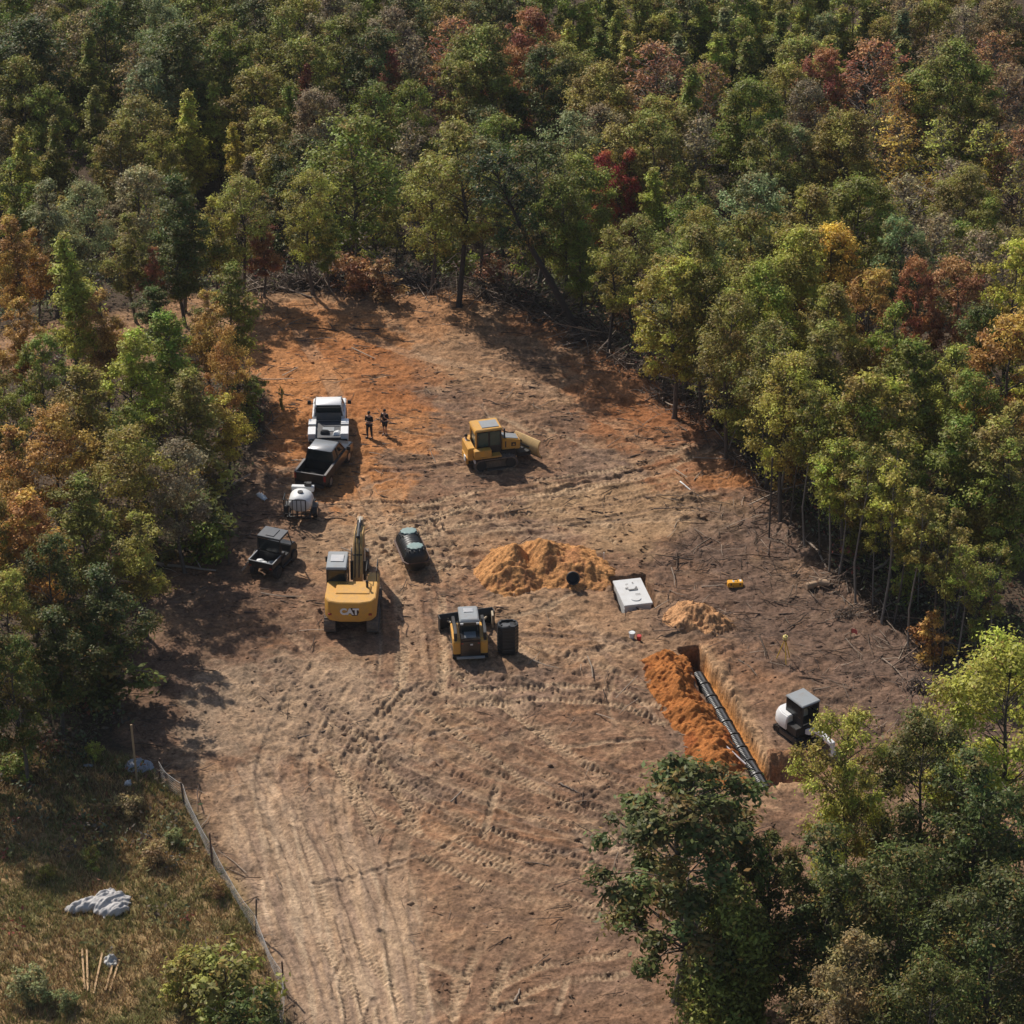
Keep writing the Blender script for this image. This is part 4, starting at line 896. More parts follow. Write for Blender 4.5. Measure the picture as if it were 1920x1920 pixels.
# ------------------------------------------------------------------ big excavator
v = at(663, 1153); ex = thing('excavator', 'yellow tracked excavator seen from behind, arm raised, beside the lying black tank', 'excavator', v, R(-1))
for sx in (-1, 1): crawler(ex, sx*1.15, 3.9, 0.85, 0.62)
one('undercarriage', BLK, ex, lambda m: (m.box((0, 0, 0.55), (1.7, 1.8, 0.35)), m.cyl((0, 0, 0.7), (0, 0, 1.02), 0.62, n=20)), 0.02)
def cw(m):
    pr = [(-1.38, -1.15), (-1.38, -1.75), (-1.15, -2.15), (-0.55, -2.32), (0.55, -2.32), (1.15, -2.15), (1.38, -1.75), (1.38, -1.15)]
    m.loft([[(a*0.97, b*0.98, 0.98) for a, b in pr], [(a, b, 1.12) for a, b in pr], [(a, b, 2.08) for a, b in pr], [(a*0.975, b*0.985 if b < -1.2 else b, 2.2) for a, b in pr]])
cwo = one('counterweight', YEL, ex, cw, 0.03)
one('emblem_plate', paint('dark_maroon', (0.03, 0.014, 0.012), 0.5), cwo, lambda m: m.prism([(0.0, 1.40), (0.40, 1.42), (0.50, 1.64), (0.40, 1.88), (0.06, 1.90), (-0.08, 1.64)], -2.322, -2.334, 'y'))
text_part('CAT', 0.50, WHT, cwo, (-0.02, -2.345, 1.66), (R(90), 0, 0), 0.01, 0.028)
one('emblem_triangle', paint('decal_yellow', (0.75, 0.42, 0.03), 0.5), cwo, lambda m: m.prism([(-0.12, 1.40), (0.14, 1.40), (0.01, 1.56)], -2.352, -2.36, 'y'))
for sx in (-1.08, 1.08): one('tail_light', RED, cwo, lambda m: m.box((sx, -2.19-0.01, 1.42), (0.18, 0.06, 0.10)))
def deck(m):
    m.box((0.0, -0.55, 1.55), (2.72, 1.25, 1.12)); m.box((1.05, 0.75, 1.42), (0.62, 1.4, 0.85)); m.box((-0.85, 1.0, 1.08), (1.05, 1.9, 0.2))
one('body', YEL, ex, deck, 0.03)
one('engine_hood', YEL, ex, lambda m: (m.box((0.1, -0.9, 2.17), (1.9, 1.1, 0.16), taper=(0.96, 0.9)),), 0.03)
one('exhaust', BLK, ex, lambda m: (m.cyl((0.85, -0.75, 2.1), (0.85, -0.75, 2.62), 0.07), m.cyl((0.85, -0.75, 2.62), (0.85, -0.95, 2.70), 0.07)))
one('grille', BLK, ex, lambda m: [m.box((-0.75+0.1*k, -0.5, 2.12), (0.05, 0.7, 0.03)) for k in range(6)])
def rails(m):
    for q in ([(0.75, 0.1, 1.9), (0.75, 0.1, 2.75), (0.75, 1.35, 2.75), (0.75, 1.35, 1.85)], [(1.3, 0.1, 1.85), (1.3, 0.1, 2.75), (1.3, 1.35, 2.75), (1.3, 1.35, 1.85)]): m.pipe([Vector(p) for p in q], 0.025)
one('handrail', BLK, ex, rails)
def cabp(m):
    for (x_, y_) in ((-1.36, 0.05), (-0.36, 0.05), (-1.36, 1.75), (-0.36, 1.75)): m.box((x_, y_, 2.0), (0.09, 0.09, 1.7))
    m.box((-0.86, 0.07, 1.5), (1.0, 0.08, 0.75)); m.box((-0.86, 0.05, 2.82), (1.0, 0.08, 0.1)); m.box((-0.86, 1.75, 2.82), (1.0, 0.08, 0.1)); m.box((-1.36, 0.9, 1.5), (0.06, 1.7, 0.75)); m.box((-0.36, 0.9, 1.5), (0.06, 1.7, 0.75)); m.box((-0.86, 0.95, 1.25), (0.95, 1.6, 0.12))
cab = one('cab', BLK, ex, cabp)
one('roof', GRY, cab, lambda m: m.loft([[(-1.43, -0.03, 2.87), (-0.29, -0.03, 2.87), (-0.29, 1.86, 2.87), (-1.43, 1.86, 2.87)], [(-1.38, 0.03, 2.99), (-0.34, 0.03, 2.99), (-0.34, 1.78, 2.96), (-1.38, 1.78, 2.96)]]), 0.02)
one('roof_hatch', CHR, cab, lambda m: m.box((-0.86, 1.0, 3.0), (0.7, 0.7, 0.04)), 0.01)
for (c_, d_) in (((-0.86, 0.04, 2.33), (0.9, 0.02, 0.85)), ((-1.38, 0.9, 2.33), (0.02, 1.55, 0.85)), ((-0.335, 0.9, 2.33), (0.02, 1.55, 0.85)), ((-0.86, 1.8, 2.1), (0.9, 0.02, 1.4))):
    one('window', GLS, cab, lambda m: m.box(c_, d_))
one('seat', paint('seat_olive', (0.10, 0.11, 0.05), 0.8), cab, lambda m: (m.box((-0.86, 0.8, 1.65), (0.5, 0.5, 0.15)), m.box((-0.86, 0.58, 2.0), (0.48, 0.12, 0.6))), 0.03)
for sx in (-1.5,): one('mirror', BLK, cab, lambda m: (m.box((sx, 1.7, 2.5), (0.16, 0.04, 0.32)), m.cyl((-1.4, 1.7, 2.6), (-1.5, 1.7, 2.6), 0.015)))
def boomf(m):
    m.prism([(0.55, 1.35), (0.75, 1.95), (1.75, 3.75), (2.35, 4.10), (4.0, 3.72), (4.05, 3.45), (2.5, 3.55), (2.1, 3.35), (1.15, 1.55), (0.85, 1.3)], -0.03, 0.47, 'x')
one('boom', paint('boom_brown', (0.46, 0.28, 0.085), 0.5, dirt=0.6, dirtcol=(0.20, 0.12, 0.07)), ex, boomf, 0.02)
for a_, b_, r_ in (((-0.14, 1.45, 1.5), (-0.14, 1.75, 2.6), 0.085), ((0.56, 1.45, 1.5), (0.56, 1.75, 2.6), 0.085), ((0.21, 2.0, 4.05), (0.21, 3.4, 4.12), 0.095)):
    one('hydraulic_cylinder', BLK, ex, lambda m: m.cyl(a_, b_, r_), smooth=True)
for a_, b_ in (((0.21, 3.4, 4.12), (0.21, 4.3, 4.05)), ((-0.14, 1.75, 2.6), (-0.14, 1.95, 3.35)), ((0.56, 1.75, 2.6), (0.56, 1.95, 3.35))):
    one('piston_rod', CHR, ex, lambda m: m.cyl(a_, b_, 0.05), smooth=True)
def hoses(m):
    for x_ in (0.08, 0.3): m.pipe([Vector(p) for p in ((x_, 0.8, 2.05), (x_, 1.7, 3.85), (x_, 2.35, 4.22), (x_, 3.5, 3.98), (x_, 4.1, 4.0))], 0.03, 6)
    m.box((0.21, 1.45, 3.2), (0.5, 0.07, 0.07))
one('hose', BLK, ex, hoses)
stick = one('stick', BONE, ex, lambda m: m.prism([(3.85, 4.1), (4.25, 4.12), (4.5, 3.5), (5.3, 1.2), (5.05, 1.1), (4.1, 3.0), (3.8, 3.6)], 0.06, 0.36, 'x'), 0.02)
one('bucket', TRK, ex, lambda m: m.prism([(5.35, 1.25), (5.85, 1.2), (6.15, 0.75), (6.0, 0.25), (5.55, 0.05), (5.1, 0.1), (5.05, 0.35), (5.45, 0.45), (5.65, 0.75)], -0.2, 0.55, 'x', Matrix.Translation((0, -0.45, 0))), 0.02)
one('bucket_cylinder', CHR, ex, lambda m: m.cyl((0.21, 4.35, 3.9), (0.21, 5.1, 1.75), 0.055), smooth=True)

for ch in ex.children:
    if ch.name.split('.')[0] in ('boom', 'hydraulic_cylinder', 'piston_rod', 'hose', 'stick', 'bucket', 'bucket_cylinder'): ch.scale = (1, 0.97, 0.93)
# ------------------------------------------------------------------ compact track loader with dozer blade
v = at(879, 1213); cl_ = thing('track_loader', 'yellow and black compact track loader with a wide front blade, beside the black tub', 'track loader', v, R(5))
for sx in (-1, 1): crawler(cl_, sx*0.74, 2.5, 0.75, 0.40, mat=RUB)
one('body', YEL, cl_, lambda m: (m.prism([(-1.35, 0.45), (1.0, 0.45), (1.0, 0.95), (0.2, 1.15), (-1.2, 1.35), (-1.38, 1.2)], -0.92, -0.52, 'x'), m.prism([(-1.35, 0.45), (1.0, 0.45), (1.0, 0.95), (0.2, 1.15), (-1.2, 1.35), (-1.38, 1.2)], 0.52, 0.92, 'x')), 0.03)
one('chassis', BLK, cl_, lambda m: m.box((0, -0.1, 0.65), (1.04, 2.3, 0.6)), 0.02)
rd_ = one('rear_door', BPT, cl_, lambda m: (m.box((0, -1.42, 0.85), (1.02, 0.12, 0.95)), m.box((0, -1.05, 1.38), (1.0, 0.75, 0.14))), 0.03)
one('grille', GRY, rd_, lambda m: [m.box((0, -1.3+0.11*k, 1.47), (0.62, 0.05, 0.03)) for k in range(6)])
one('emblem', WPL, rd_, lambda m: m.box((0.05, -1.49, 1.12), (0.14, 0.02, 0.09)))
one('rear_bumper', GRY, cl_, lambda m: m.box((0, -1.5, 0.32), (1.5, 0.1, 0.14)), 0.02)
for sx in (-0.4, 0.4): one('tail_light', RED, cl_, lambda m: m.box((sx*1.1, -1.49, 1.2), (0.13, 0.02, 0.05)))
def towers(m):
    for sx in (-1, 1):
        m.prism([(-1.3, 1.1), (-1.35, 1.75), (-1.0, 1.85), (0.9, 1.45), (1.5, 0.75), (1.75, 0.3), (1.55, 0.25), (1.15, 0.8), (0.7, 1.25), (-0.8, 1.55), (-0.95, 1.1)], sx*0.78-0.08, sx*0.78+0.08, 'x')
one('lift_arm', BLK, cl_, towers, 0.015)
cab = one('cab', BLK, cl_, lambda m: ([m.box((x_, y_, 1.5), (0.08, 0.08, 1.15)) for x_ in (-0.48, 0.48) for y_ in (-0.72, 0.62)], m.box((0, -0.72, 1.12), (0.96, 0.06, 0.5)), m.box((0, 0.0, 1.0), (0.96, 1.3, 0.3)), m.box((-0.48, -0.05, 1.2), (0.05, 1.3, 0.5)), m.box((0.48, -0.05, 1.2), (0.05, 1.3, 0.5))))
one('roof', GRY, cab, lambda m: m.loft([[(-0.55, -0.82, 2.08), (0.55, -0.82, 2.08), (0.55, 0.75, 2.08), (-0.55, 0.75, 2.08)], [(-0.47, -0.7, 2.2), (0.47, -0.7, 2.2), (0.47, 0.62, 2.2), (-0.47, 0.62, 2.2)]]), 0.03)
one('roof_hatch', CHR, cab, lambda m: m.box((0.0, 0.2, 2.21), (0.5, 0.4, 0.04)), 0.01)
for (c_, d_) in (((0, -0.76, 1.72), (0.84, 0.02, 0.6)), ((-0.52, -0.05, 1.72), (0.02, 1.2, 0.6)), ((0.52, -0.05, 1.72), (0.02, 1.2, 0.6))): one('window', GLS, cab, lambda m: m.box(c_, d_))
one('work_light', WPL, cab, lambda m: (m.box((-0.42, -0.86, 2.02), (0.16, 0.05, 0.09)), m.box((0.42, -0.86, 2.02), (0.16, 0.05, 0.09))))
def blade(m):
    M = Matrix.Translation((0, 2.05, 0)) @ Matrix.Rotation(R(10), 4, 'Z')
    pr = [(0.12, 0.05), (0.02, 0.25), (-0.03, 0.5), (0.02, 0.75), (0.14, 0.95), (0.06, 0.97), (-0.08, 0.76), (-0.13, 0.5), (-0.08, 0.22), (0.02, 0.03)]
    m.prism(pr, -1.5, 1.5, 'x', M)
    for x_ in (-1.5, 1.5): m.box((x_, -0.12, 0.5), (0.05, 0.42, 0.9), M)
bl = one('blade', BLK, cl_, blade, 0.01)
one('blade_arm_lit_end', BONE, cl_, lambda m: (m.box((-0.45, 1.5, 0.45), (0.16, 1.1, 0.18)), m.box((0.45, 1.5, 0.45), (0.16, 1.1, 0.18)), m.box((-1.2, 1.86, 0.5), (0.5, 0.14, 0.55)), m.cyl((-0.5, 1.2, 0.6), (-1.1, 1.9, 0.6), 0.06), m.cyl((0.5, 1.2, 0.6), (1.1, 2.0, 0.6), 0.06), m.box((1.42, 1.92, 0.48), (0.10, 0.5, 0.8))))  # brownish arms; the pale box at right paints the lit blade end

# ------------------------------------------------------------------ dozer
v = at(922, 866); dz = thing('bulldozer', 'yellow bulldozer turned sideways with its angled blade lifted, in the upper clearing', 'bulldozer', v, R(-75))
for sx in (-1, 1): crawler(dz, sx*0.93, 2.75, 0.85, 0.50)
one('chassis', BLK, dz, lambda m: m.box((0, -0.05, 0.75), (1.45, 2.9, 0.55)), 0.03)
one('fender', YEL, dz, lambda m: [m.box((sx*0.93, -0.55, 1.0), (0.56, 1.8, 0.1)) for sx in (-1, 1)]+[m.box((sx*0.95, -0.85, 1.28), (0.46, 1.1, 0.46)) for sx in (-1, 1)], 0.03)
one('fuel_tank', YEL, dz, lambda m: (m.box((0, -1.5, 1.15), (1.6, 0.45, 0.85)), m.box((0, -1.72, 0.62), (1.3, 0.12, 0.5))), 0.05)
hood = one('hood', YEL, dz, lambda m: m.loft([[(-0.48, 0.55, 1.0), (0.48, 0.55, 1.0), (0.48, 0.55, 1.82), (-0.48, 0.55, 1.82)], [(-0.45, 1.75, 0.95), (0.45, 1.75, 0.95), (0.45, 1.75, 1.58), (-0.45, 1.75, 1.58)]]), 0.05)
one('hood_top', GRY, hood, lambda m: m.loft([[(-0.36, 0.65, 1.83), (0.36, 0.65, 1.83), (0.33, 1.65, 1.63), (-0.33, 1.65, 1.63)], [(-0.34, 0.67, 1.85), (0.34, 0.67, 1.85), (0.31, 1.63, 1.65), (-0.31, 1.63, 1.65)]]))
one('grille', BLK, hood, lambda m: m.box((0, 1.765, 1.27), (0.78, 0.03, 0.56)))
one('emblem_plate', paint('dark_maroon', (0.03, 0.014, 0.012), 0.5), hood, lambda m: (m.box((0.475, 1.3, 1.35), (0.015, 0.3, 0.26)), m.box((0.487, 0.78, 1.4), (0.015, 0.08, 0.42))))
one('emblem', YEL, hood, lambda m: m.prism([(1.22, 1.28), (1.40, 1.28), (1.31, 1.42)], 0.484, 0.490))
one('exhaust', BLK, dz, lambda m: m.cyl((0.30, 0.75, 1.7), (0.30, 0.75, 2.45), 0.055))
def dcab(m):
    for x_ in (-0.66, 0.66):
        for y_ in (-1.1, -0.35, 0.4): m.box((x_, y_, 1.95), (0.09, 0.10, 1.35))
    m.box((0, 0.4, 1.35), (1.3, 0.06, 0.5)); m.box((0, -0.35, 1.25), (1.3, 1.5, 0.1)); m.box((0, -1.1, 1.5), (1.3, 0.06, 0.35)); m.box((0.66, 0.05, 1.3), (0.06, 0.75, 0.9)); m.box((-0.66, 0.05, 1.3), (0.06, 0.75, 0.9))
cab = one('cab', BLK, dz, dcab)
one('rear_pillar', YEL, cab, lambda m: (m.box((0.66, -1.18, 2.0), (0.14, 0.10, 1.3)), m.box((-0.66, -1.18, 2.0), (0.14, 0.10, 1.3)), m.box((0, -1.2, 2.5), (1.4, 0.1, 0.2))), 0.02)
one('roof', YEL, cab, lambda m: m.loft([[(-0.78, -1.3, 2.62), (0.78, -1.3, 2.62), (0.78, 0.55, 2.62), (-0.78, 0.55, 2.62)], [(-0.7, -1.2, 2.76), (0.7, -1.2, 2.76), (0.7, 0.45, 2.76), (-0.7, 0.45, 2.76)]]), 0.03)
one('roof_panel', GRY, cab, lambda m: m.box((0.05, -0.2, 2.775), (0.95, 1.1, 0.05)), 0.02)
for (c_, d_) in (((0.69, -0.72, 2.05), (0.02, 0.62, 0.95)), ((0.69, 0.03, 2.05), (0.02, 0.62, 0.95)), ((-0.69, -0.35, 2.05), (0.02, 1.35, 0.95)), ((0, -1.16, 2.05), (1.15, 0.02, 0.75)), ((0, 0.46, 2.0), (1.15, 0.02, 1.0))):
    one('window', paint('green_glass', (0.03, 0.075, 0.065), 0.06, dirt=0.2), cab, lambda m: m.box(c_, d_))
def dbl(m):
    M = Matrix.Translation((0, 2.3, 0.35)) @ Matrix.Rotation(R(28), 4, 'Z') @ Matrix.Rotation(R(-3), 4, 'Y')
    pr = [(0.24, 0.0), (0.05, 0.25), (-0.02, 0.55), (0.03, 0.85), (0.2, 1.1), (0.1, 1.12), (-0.1, 0.86), (-0.14, 0.5), (-0.05, 0.2), (0.12, -0.02)]
    m.prism(pr, -1.15, 1.15, 'x', M)
one('blade', paint('blade_paint', (0.60, 0.40, 0.17), 0.55, dirt=0.5), dz, dbl, 0.01)
one('cutting_edge', TRK, dz, lambda m: m.box((0, 0.22, -0.03), (2.3, 0.05, 0.22), Matrix.Translation((0, 2.3, 0.35)) @ Matrix.Rotation(R(28), 4, 'Z') @ Matrix.Rotation(R(-3), 4, 'Y')))
one('push_frame', BLK, dz, lambda m: (m.box((0, 1.95, 0.6), (1.1, 0.9, 0.28)), m.cyl((0.3, 1.7, 1.3), (0.35, 2.35, 0.9), 0.06), m.cyl((-0.3, 1.7, 1.3), (-0.35, 2.35, 0.9), 0.06)))
one('lit_rear_plate', WPL, dz, lambda m: (m.box((0.35, -1.83, 0.75), (0.35, 0.06, 0.35)), m.box((0.93, -1.36, 0.75), (0.42, 0.07, 0.22))), 0.01)  # white plates; the one on the track end paints sunlit grousers

dz.scale = (0.95, 0.95, 0.95)
# ------------------------------------------------------------------ pickups
def wheel(parent, x, y, r, w_, rim=CHR):
    t = one('wheel', RUB, parent, lambda m: m.cyl((x-w_/2, y, r), (x+w_/2, y, r), r, n=22), 0.02, True)
    one('rim', rim, t, lambda m: m.cyl((x-w_/2-0.006, y, r), (x+w_/2+0.006, y, r), r*0.58, n=18), smooth=True)
def pickup_cab(root, body, roofmat, y0, y1, zb=1.22, zt=1.92, hood_to=2.9, w_=1.0):
    """lower cab and hood body, glasshouse with pillars and roof, y0 rear of cab, y1 base of windscreen"""
    b = one('cab', body, root, lambda m: m.prism([(y0, 0.5), (hood_to, 0.5), (hood_to+0.08, 0.8), (hood_to, 1.08), (y1+0.05, zb), (y0, zb)], -w_, w_), 0.05)
    g = MB(); g.loft([[(-0.9, y0+0.04, zb-0.02), (0.9, y0+0.04, zb-0.02), (0.9, y1, zb-0.02), (-0.9, y1, zb-0.02)], [(-0.74, y0+0.2, zt-0.03), (0.74, y0+0.2, zt-0.03), (0.74, y1-0.65, zt-0.03), (-0.74, y1-0.65, zt-0.03)]])
    g.build('window', GLS, b)
    one('roof', roofmat, b, lambda m: m.loft([[(-0.79, y0+0.14, zt-0.03), (0.79, y0+0.14, zt-0.03), (0.79, y1-0.6, zt-0.03), (-0.79, y1-0.6, zt-0.03)], [(-0.72, y0+0.24, zt+0.045), (0.72, y0+0.24, zt+0.045), (0.72, y1-0.72, zt+0.045), (-0.72, y1-0.72, zt+0.045)]]), 0.02)
    def pil(m):
        for sx in (-1, 1):
            m.pipe([Vector((sx*0.9, y0+0.05, zb-0.02)), Vector((sx*0.75, y0+0.2, zt))], 0.05, 6); m.pipe([Vector((sx*0.9, y1, zb-0.02)), Vector((sx*0.75, y1-0.65, zt))], 0.045, 6)
            m.pipe([Vector((sx*0.91, (y0+y1)/2-0.2, zb-0.02)), Vector((sx*0.76, (y0+y1)/2-0.25, zt))], 0.04, 6)
    one('pillar', body, b, pil)
    for sx in (-1, 1): one('mirror', BLK, b, lambda m: (m.box((sx*(w_+0.22), y1-0.15, zb+0.12), (0.22, 0.10, 0.26)), m.box((sx*(w_+0.05), y1-0.15, zb+0.05), (0.2, 0.05, 0.05))), 0.02)
    return b
# black pickup
v = at(609, 886); bp_ = thing('pickup_truck', 'black pickup truck with an empty open bed, parked behind the white flatbed', 'pickup truck', v, R(-17))
pickup_cab(bp_, BPT, paint('pickup_roof_grey', (0.20, 0.215, 0.23), 0.3, dirt=0.3, coat=0.4), -0.95, 1.35, hood_to=2.75)  # roof in a paler grey than the black body
def bed(m):
    m.box((-0.95, -1.9, 0.88), (0.12, 1.88, 0.72)); m.box((0.95, -1.9, 0.88), (0.12, 1.88, 0.72)); m.box((0, -1.9, 0.6), (1.8, 1.86, 0.1)); m.box((0, -0.99, 0.95), (1.8, 0.06, 0.55))
bd = one('bed', BPT, bp_, bed, 0.03)
one('bed_rail', paint('rail_grey', (0.17, 0.16, 0.15), 0.5), bd, lambda m: (m.box((-0.95, -1.9, 1.25), (0.15, 1.9, 0.04)), m.box((0.95, -1.9, 1.25), (0.15, 1.9, 0.04)), m.box((0, -2.86, 1.25), (1.78, 0.10, 0.04))), 0.01)  # rails in a lighter grey than the bed
one('tailgate', BPT, bp_, lambda m: m.box((0, -2.86, 0.92), (1.76, 0.08, 0.62)), 0.02)
for sx in (-1, 1): one('tail_light', RED, bp_, lambda m: m.box((sx*0.94, -2.87, 1.0), (0.12, 0.05, 0.36)))
one('rear_bumper', BLK, bp_, lambda m: m.box((0, -2.98, 0.52), (1.85, 0.16, 0.2)), 0.03)
for sx in (-1, 1):
    for yy in (-1.85, 1.85): wheel(bp_, sx*0.88, yy, 0.42, 0.28)
bp_.scale = (0.97, 0.84, 0.97)
# white flatbed service truck
v = at(618, 812); wt = thing('flatbed_truck', 'white pickup truck with a flatbed and white side boxes, beside the two standing people', 'flatbed truck', v, R(2))
pickup_cab(wt, WHT, WHT, -0.35, 1.7, zb=1.32, zt=2.02, hood_to=3.1, w_=1.0)
one('deck', paint('dark_deck', (0.07, 0.075, 0.082), 0.6, dirt=0.4), wt, lambda m: (m.box((0, -1.75, 1.0), (1.5, 2.6, 0.08)), m.box((0, -0.48, 1.35), (1.5, 0.06, 0.5))), 0.01)
for sx in (-1, 1):
    for yy, ln in ((-0.95, 0.85), (-2.32, 1.2)): 
        tb = one('tool_box', WHT, wt, lambda m: m.box((sx*0.98, yy, 0.98), (0.46, ln, 0.5)), 0.02)
    one('bed_rail', BLK, wt, lambda m: m.box((sx*0.98, -1.55, 0.98), (0.44, 0.2, 0.42)))
one('headache_rack', BLK, wt, lambda m: m.pipe([Vector(p) for p in ((-0.75, -0.45, 1.5), (-0.75, -0.45, 1.95), (0.75, -0.45, 1.95), (0.75, -0.45, 1.5))], 0.035))
one('rear_bumper', BLK, wt, lambda m: (m.box((0, -3.0, 0.75), (2.3, 0.12, 0.3)),), 0.02)
for sx in (-1, 1): one('tail_light', RED, wt, lambda m: m.box((sx*1.0, -3.07, 0.78), (0.2, 0.03, 0.1)))
one('gooseneck_hitch', GRY, wt, lambda m: m.box((0.0, -1.8, 1.06), (0.7, 0.6, 0.03)))
for sx in (-1, 1):
    wheel(wt, sx*0.9, 2.0, 0.42, 0.26); wheel(wt, sx*0.88, -1.6, 0.42, 0.46)
wt.scale = (1, 0.82, 1)
rz_ = R(2)
def local(v0, rz, p): return Vector((v0.x+p[0]*math.cos(rz)-p[1]*math.sin(rz), v0.y+p[0]*math.sin(rz)+p[1]*math.cos(rz), v0.z+p[2]))
t = one('work_cloth', WPL, None, lambda m: m.loft([[(-0.25, -0.3, 0), (0.3, -0.25, 0), (0.25, 0.3, 0), (-0.2, 0.28, 0)], [(-0.15, -0.12, 0.2), (0.12, -0.16, 0.16), (0.16, 0.1, 0.24), (-0.1, 0.14, 0.14)]]), 0.04)
t.location = local(v, rz_, (0.5, -2.05, 1.045)); tag(t, 'white bundle lying on the rear of the flatbed deck', 'bundle')
t = one('tool_bag', BLK, None, lambda m: m.loft([[(-0.3, -0.2, 0), (0.3, -0.2, 0), (0.3, 0.2, 0), (-0.3, 0.2, 0)], [(-0.2, -0.1, 0.22), (0.2, -0.12, 0.25), (0.2, 0.1, 0.2), (-0.2, 0.12, 0.24)]]), 0.04)
t.location = local(v, rz_, (-0.2, -1.95, 1.045)); tag(t, 'dark tool bag on the flatbed deck beside the white bundle', 'bag')

# ------------------------------------------------------------------ tank trailer
v = at(566, 966); tt = thing('tank_trailer', 'small trailer with white oval water tank and black tube cage, behind the black pickup', 'trailer', v, R(-4))
def ell(y, a, b, n=20): return [(a*math.cos(6.28318*i/n), y, 1.08+b*math.sin(6.28318*i/n)) for i in range(n)]
one('tank', WPL, tt, lambda m: m.loft([ell(-0.75, 0.35, 0.2), ell(-0.7, 0.58, 0.42), ell(-0.52, 0.68, 0.55), ell(0.3, 0.68, 0.55), ell(0.48, 0.58, 0.42), ell(0.54, 0.35, 0.2)]), smooth=True)
one('filler_cap', BLK, tt, lambda m: m.cyl((0, -0.2, 1.6), (0, -0.2, 1.7), 0.16))
one('frame', BLK, tt, lambda m: (m.box((-0.6, 0, 0.45), (0.1, 2.2, 0.1)), m.box((0.6, 0, 0.45), (0.1, 2.2, 0.1)), m.box((0, -1.05, 0.45), (1.4, 0.1, 0.14)), m.box((0, 1.05, 0.45), (1.4, 0.1, 0.1)), m.pipe([Vector((-0.6, 1.1, 0.45)), Vector((0, 2.1, 0.45)), Vector((0.6, 1.1, 0.45))], 0.05)))
def cage(m):
    for k in range(6): x_ = -0.85+0.25*k; m.pipe([Vector((x_, -1.1, 0.45)), Vector((x_, -1.1, 1.62))], 0.026, 6)
    for z_ in (0.7, 1.62): m.pipe([Vector((-0.87, -1.1, z_)), Vector((0.42, -1.1, z_))], 0.03, 6)
    m.pipe([Vector(p) for p in ((-0.87, -1.1, 1.62), (-0.9, -0.2, 1.55), (-0.9, -0.2, 0.45))], 0.03, 6); m.pipe([Vector(p) for p in ((-0.88, -0.7, 1.58), (-0.88, -0.7, 0.45))], 0.026, 6); m.pipe([Vector((-0.9, -0.2, 0.5)), Vector((-0.87, -1.1, 0.5))], 0.03, 6); m.pipe([Vector((0.42, -1.1, 0.45)), Vector((0.42, -1.1, 1.62))], 0.026, 6)
one('rear_cage', BLK, tt, cage)
one('front_box', WPL, tt, lambda m: m.box((-0.05, 1.15, 1.15), (1.3, 0.3, 0.32)), 0.02)
one('pump', BLK, tt, lambda m: (m.box((0.3, 1.15, 1.42), (0.3, 0.25, 0.22)), m.cyl((0.1, 1.15, 1.3), (0.1, 1.15, 1.55), 0.07)), 0.01)
for sx in (-1, 1): wheel(tt, sx*0.82, -0.1, 0.36, 0.22); one('fender', BLK, tt, lambda m: m.prism([(-0.55, 0.5), (-0.4, 0.8), (0.2, 0.8), (0.35, 0.5), (0.3, 0.5), (0.17, 0.75), (-0.37, 0.75), (-0.5, 0.5)], sx*0.82-0.13, sx*0.82+0.13))

# ------------------------------------------------------------------ utility side-by-side
v = at(513, 1064); uv = thing('utility_vehicle', 'black off-road utility vehicle with roof and small cargo bed, left of the excavator', 'utility vehicle', v, R(-22))
one('body', HYD, uv, lambda m: (m.prism([(-0.45, 0.35), (1.45, 0.35), (1.6, 0.7), (1.35, 1.0), (0.75, 1.08), (0.6, 0.75), (-0.45, 0.75)], -0.72, 0.72), m.box((0, -0.42, 0.85), (1.4, 0.08, 0.6))), 0.04)
def cbed(m): m.box((0, -1.0, 0.72), (1.3, 1.0, 0.06)); m.box((-0.68, -1.0, 0.9), (0.06, 1.05, 0.34)); m.box((0.68, -1.0, 0.9), (0.06, 1.05, 0.34)); m.box((0, -1.52, 0.9), (1.42, 0.06, 0.34))
cb = one('cargo_bed', HYD, uv, cbed, 0.01)
one('bed_rail', GRY, cb, lambda m: (m.box((-0.7, -1.0, 1.08), (0.06, 1.08, 0.03)), m.box((0.7, -1.0, 1.08), (0.06, 1.08, 0.03)), m.box((0, -1.53, 1.08), (1.4, 0.05, 0.03))))
def roll(m):
    for sx in (-0.68, 0.68): m.pipe([Vector((sx, 1.0, 1.05)), Vector((sx*0.95, 0.6, 1.88)), Vector((sx*0.95, -0.4, 1.88)), Vector((sx, -0.45, 0.75))], 0.035)
    m.pipe([Vector((-0.65, -0.4, 1.88)), Vector((0.65, -0.4, 1.88))], 0.035); m.pipe([Vector((-0.65, 0.6, 1.88)), Vector((0.65, 0.6, 1.88))], 0.035)
one('roll_cage', BLK, uv, roll)
one('roof', paint('utility_roof_grey', (0.085, 0.09, 0.098), 0.45, dirt=0.35, dirtcol=(0.16, 0.15, 0.14)), uv, lambda m: (m.box((0, 0.1, 1.94), (1.36, 1.12, 0.06)), m.box((0, 0.1, 1.985), (0.5, 0.8, 0.03))), 0.02)  # roof in a paler grey than the body plastic
one('rear_screen', GLS, uv, lambda m: m.box((0, -0.43, 1.5), (1.22, 0.02, 0.62)))
one('seat', BLK, uv, lambda m: (m.box((0, 0.05, 0.85), (1.25, 0.5, 0.15)), m.box((0, -0.2, 1.15), (1.25, 0.12, 0.55))), 0.03)
for sx in (-1, 1):
    for yy in (-0.95, 1.05): wheel(uv, sx*0.68, yy, 0.34, 0.26, BLK)
    one('tail_light', RED, uv, lambda m: m.box((sx*0.6, -1.56, 0.8), (0.12, 0.02, 0.08)))
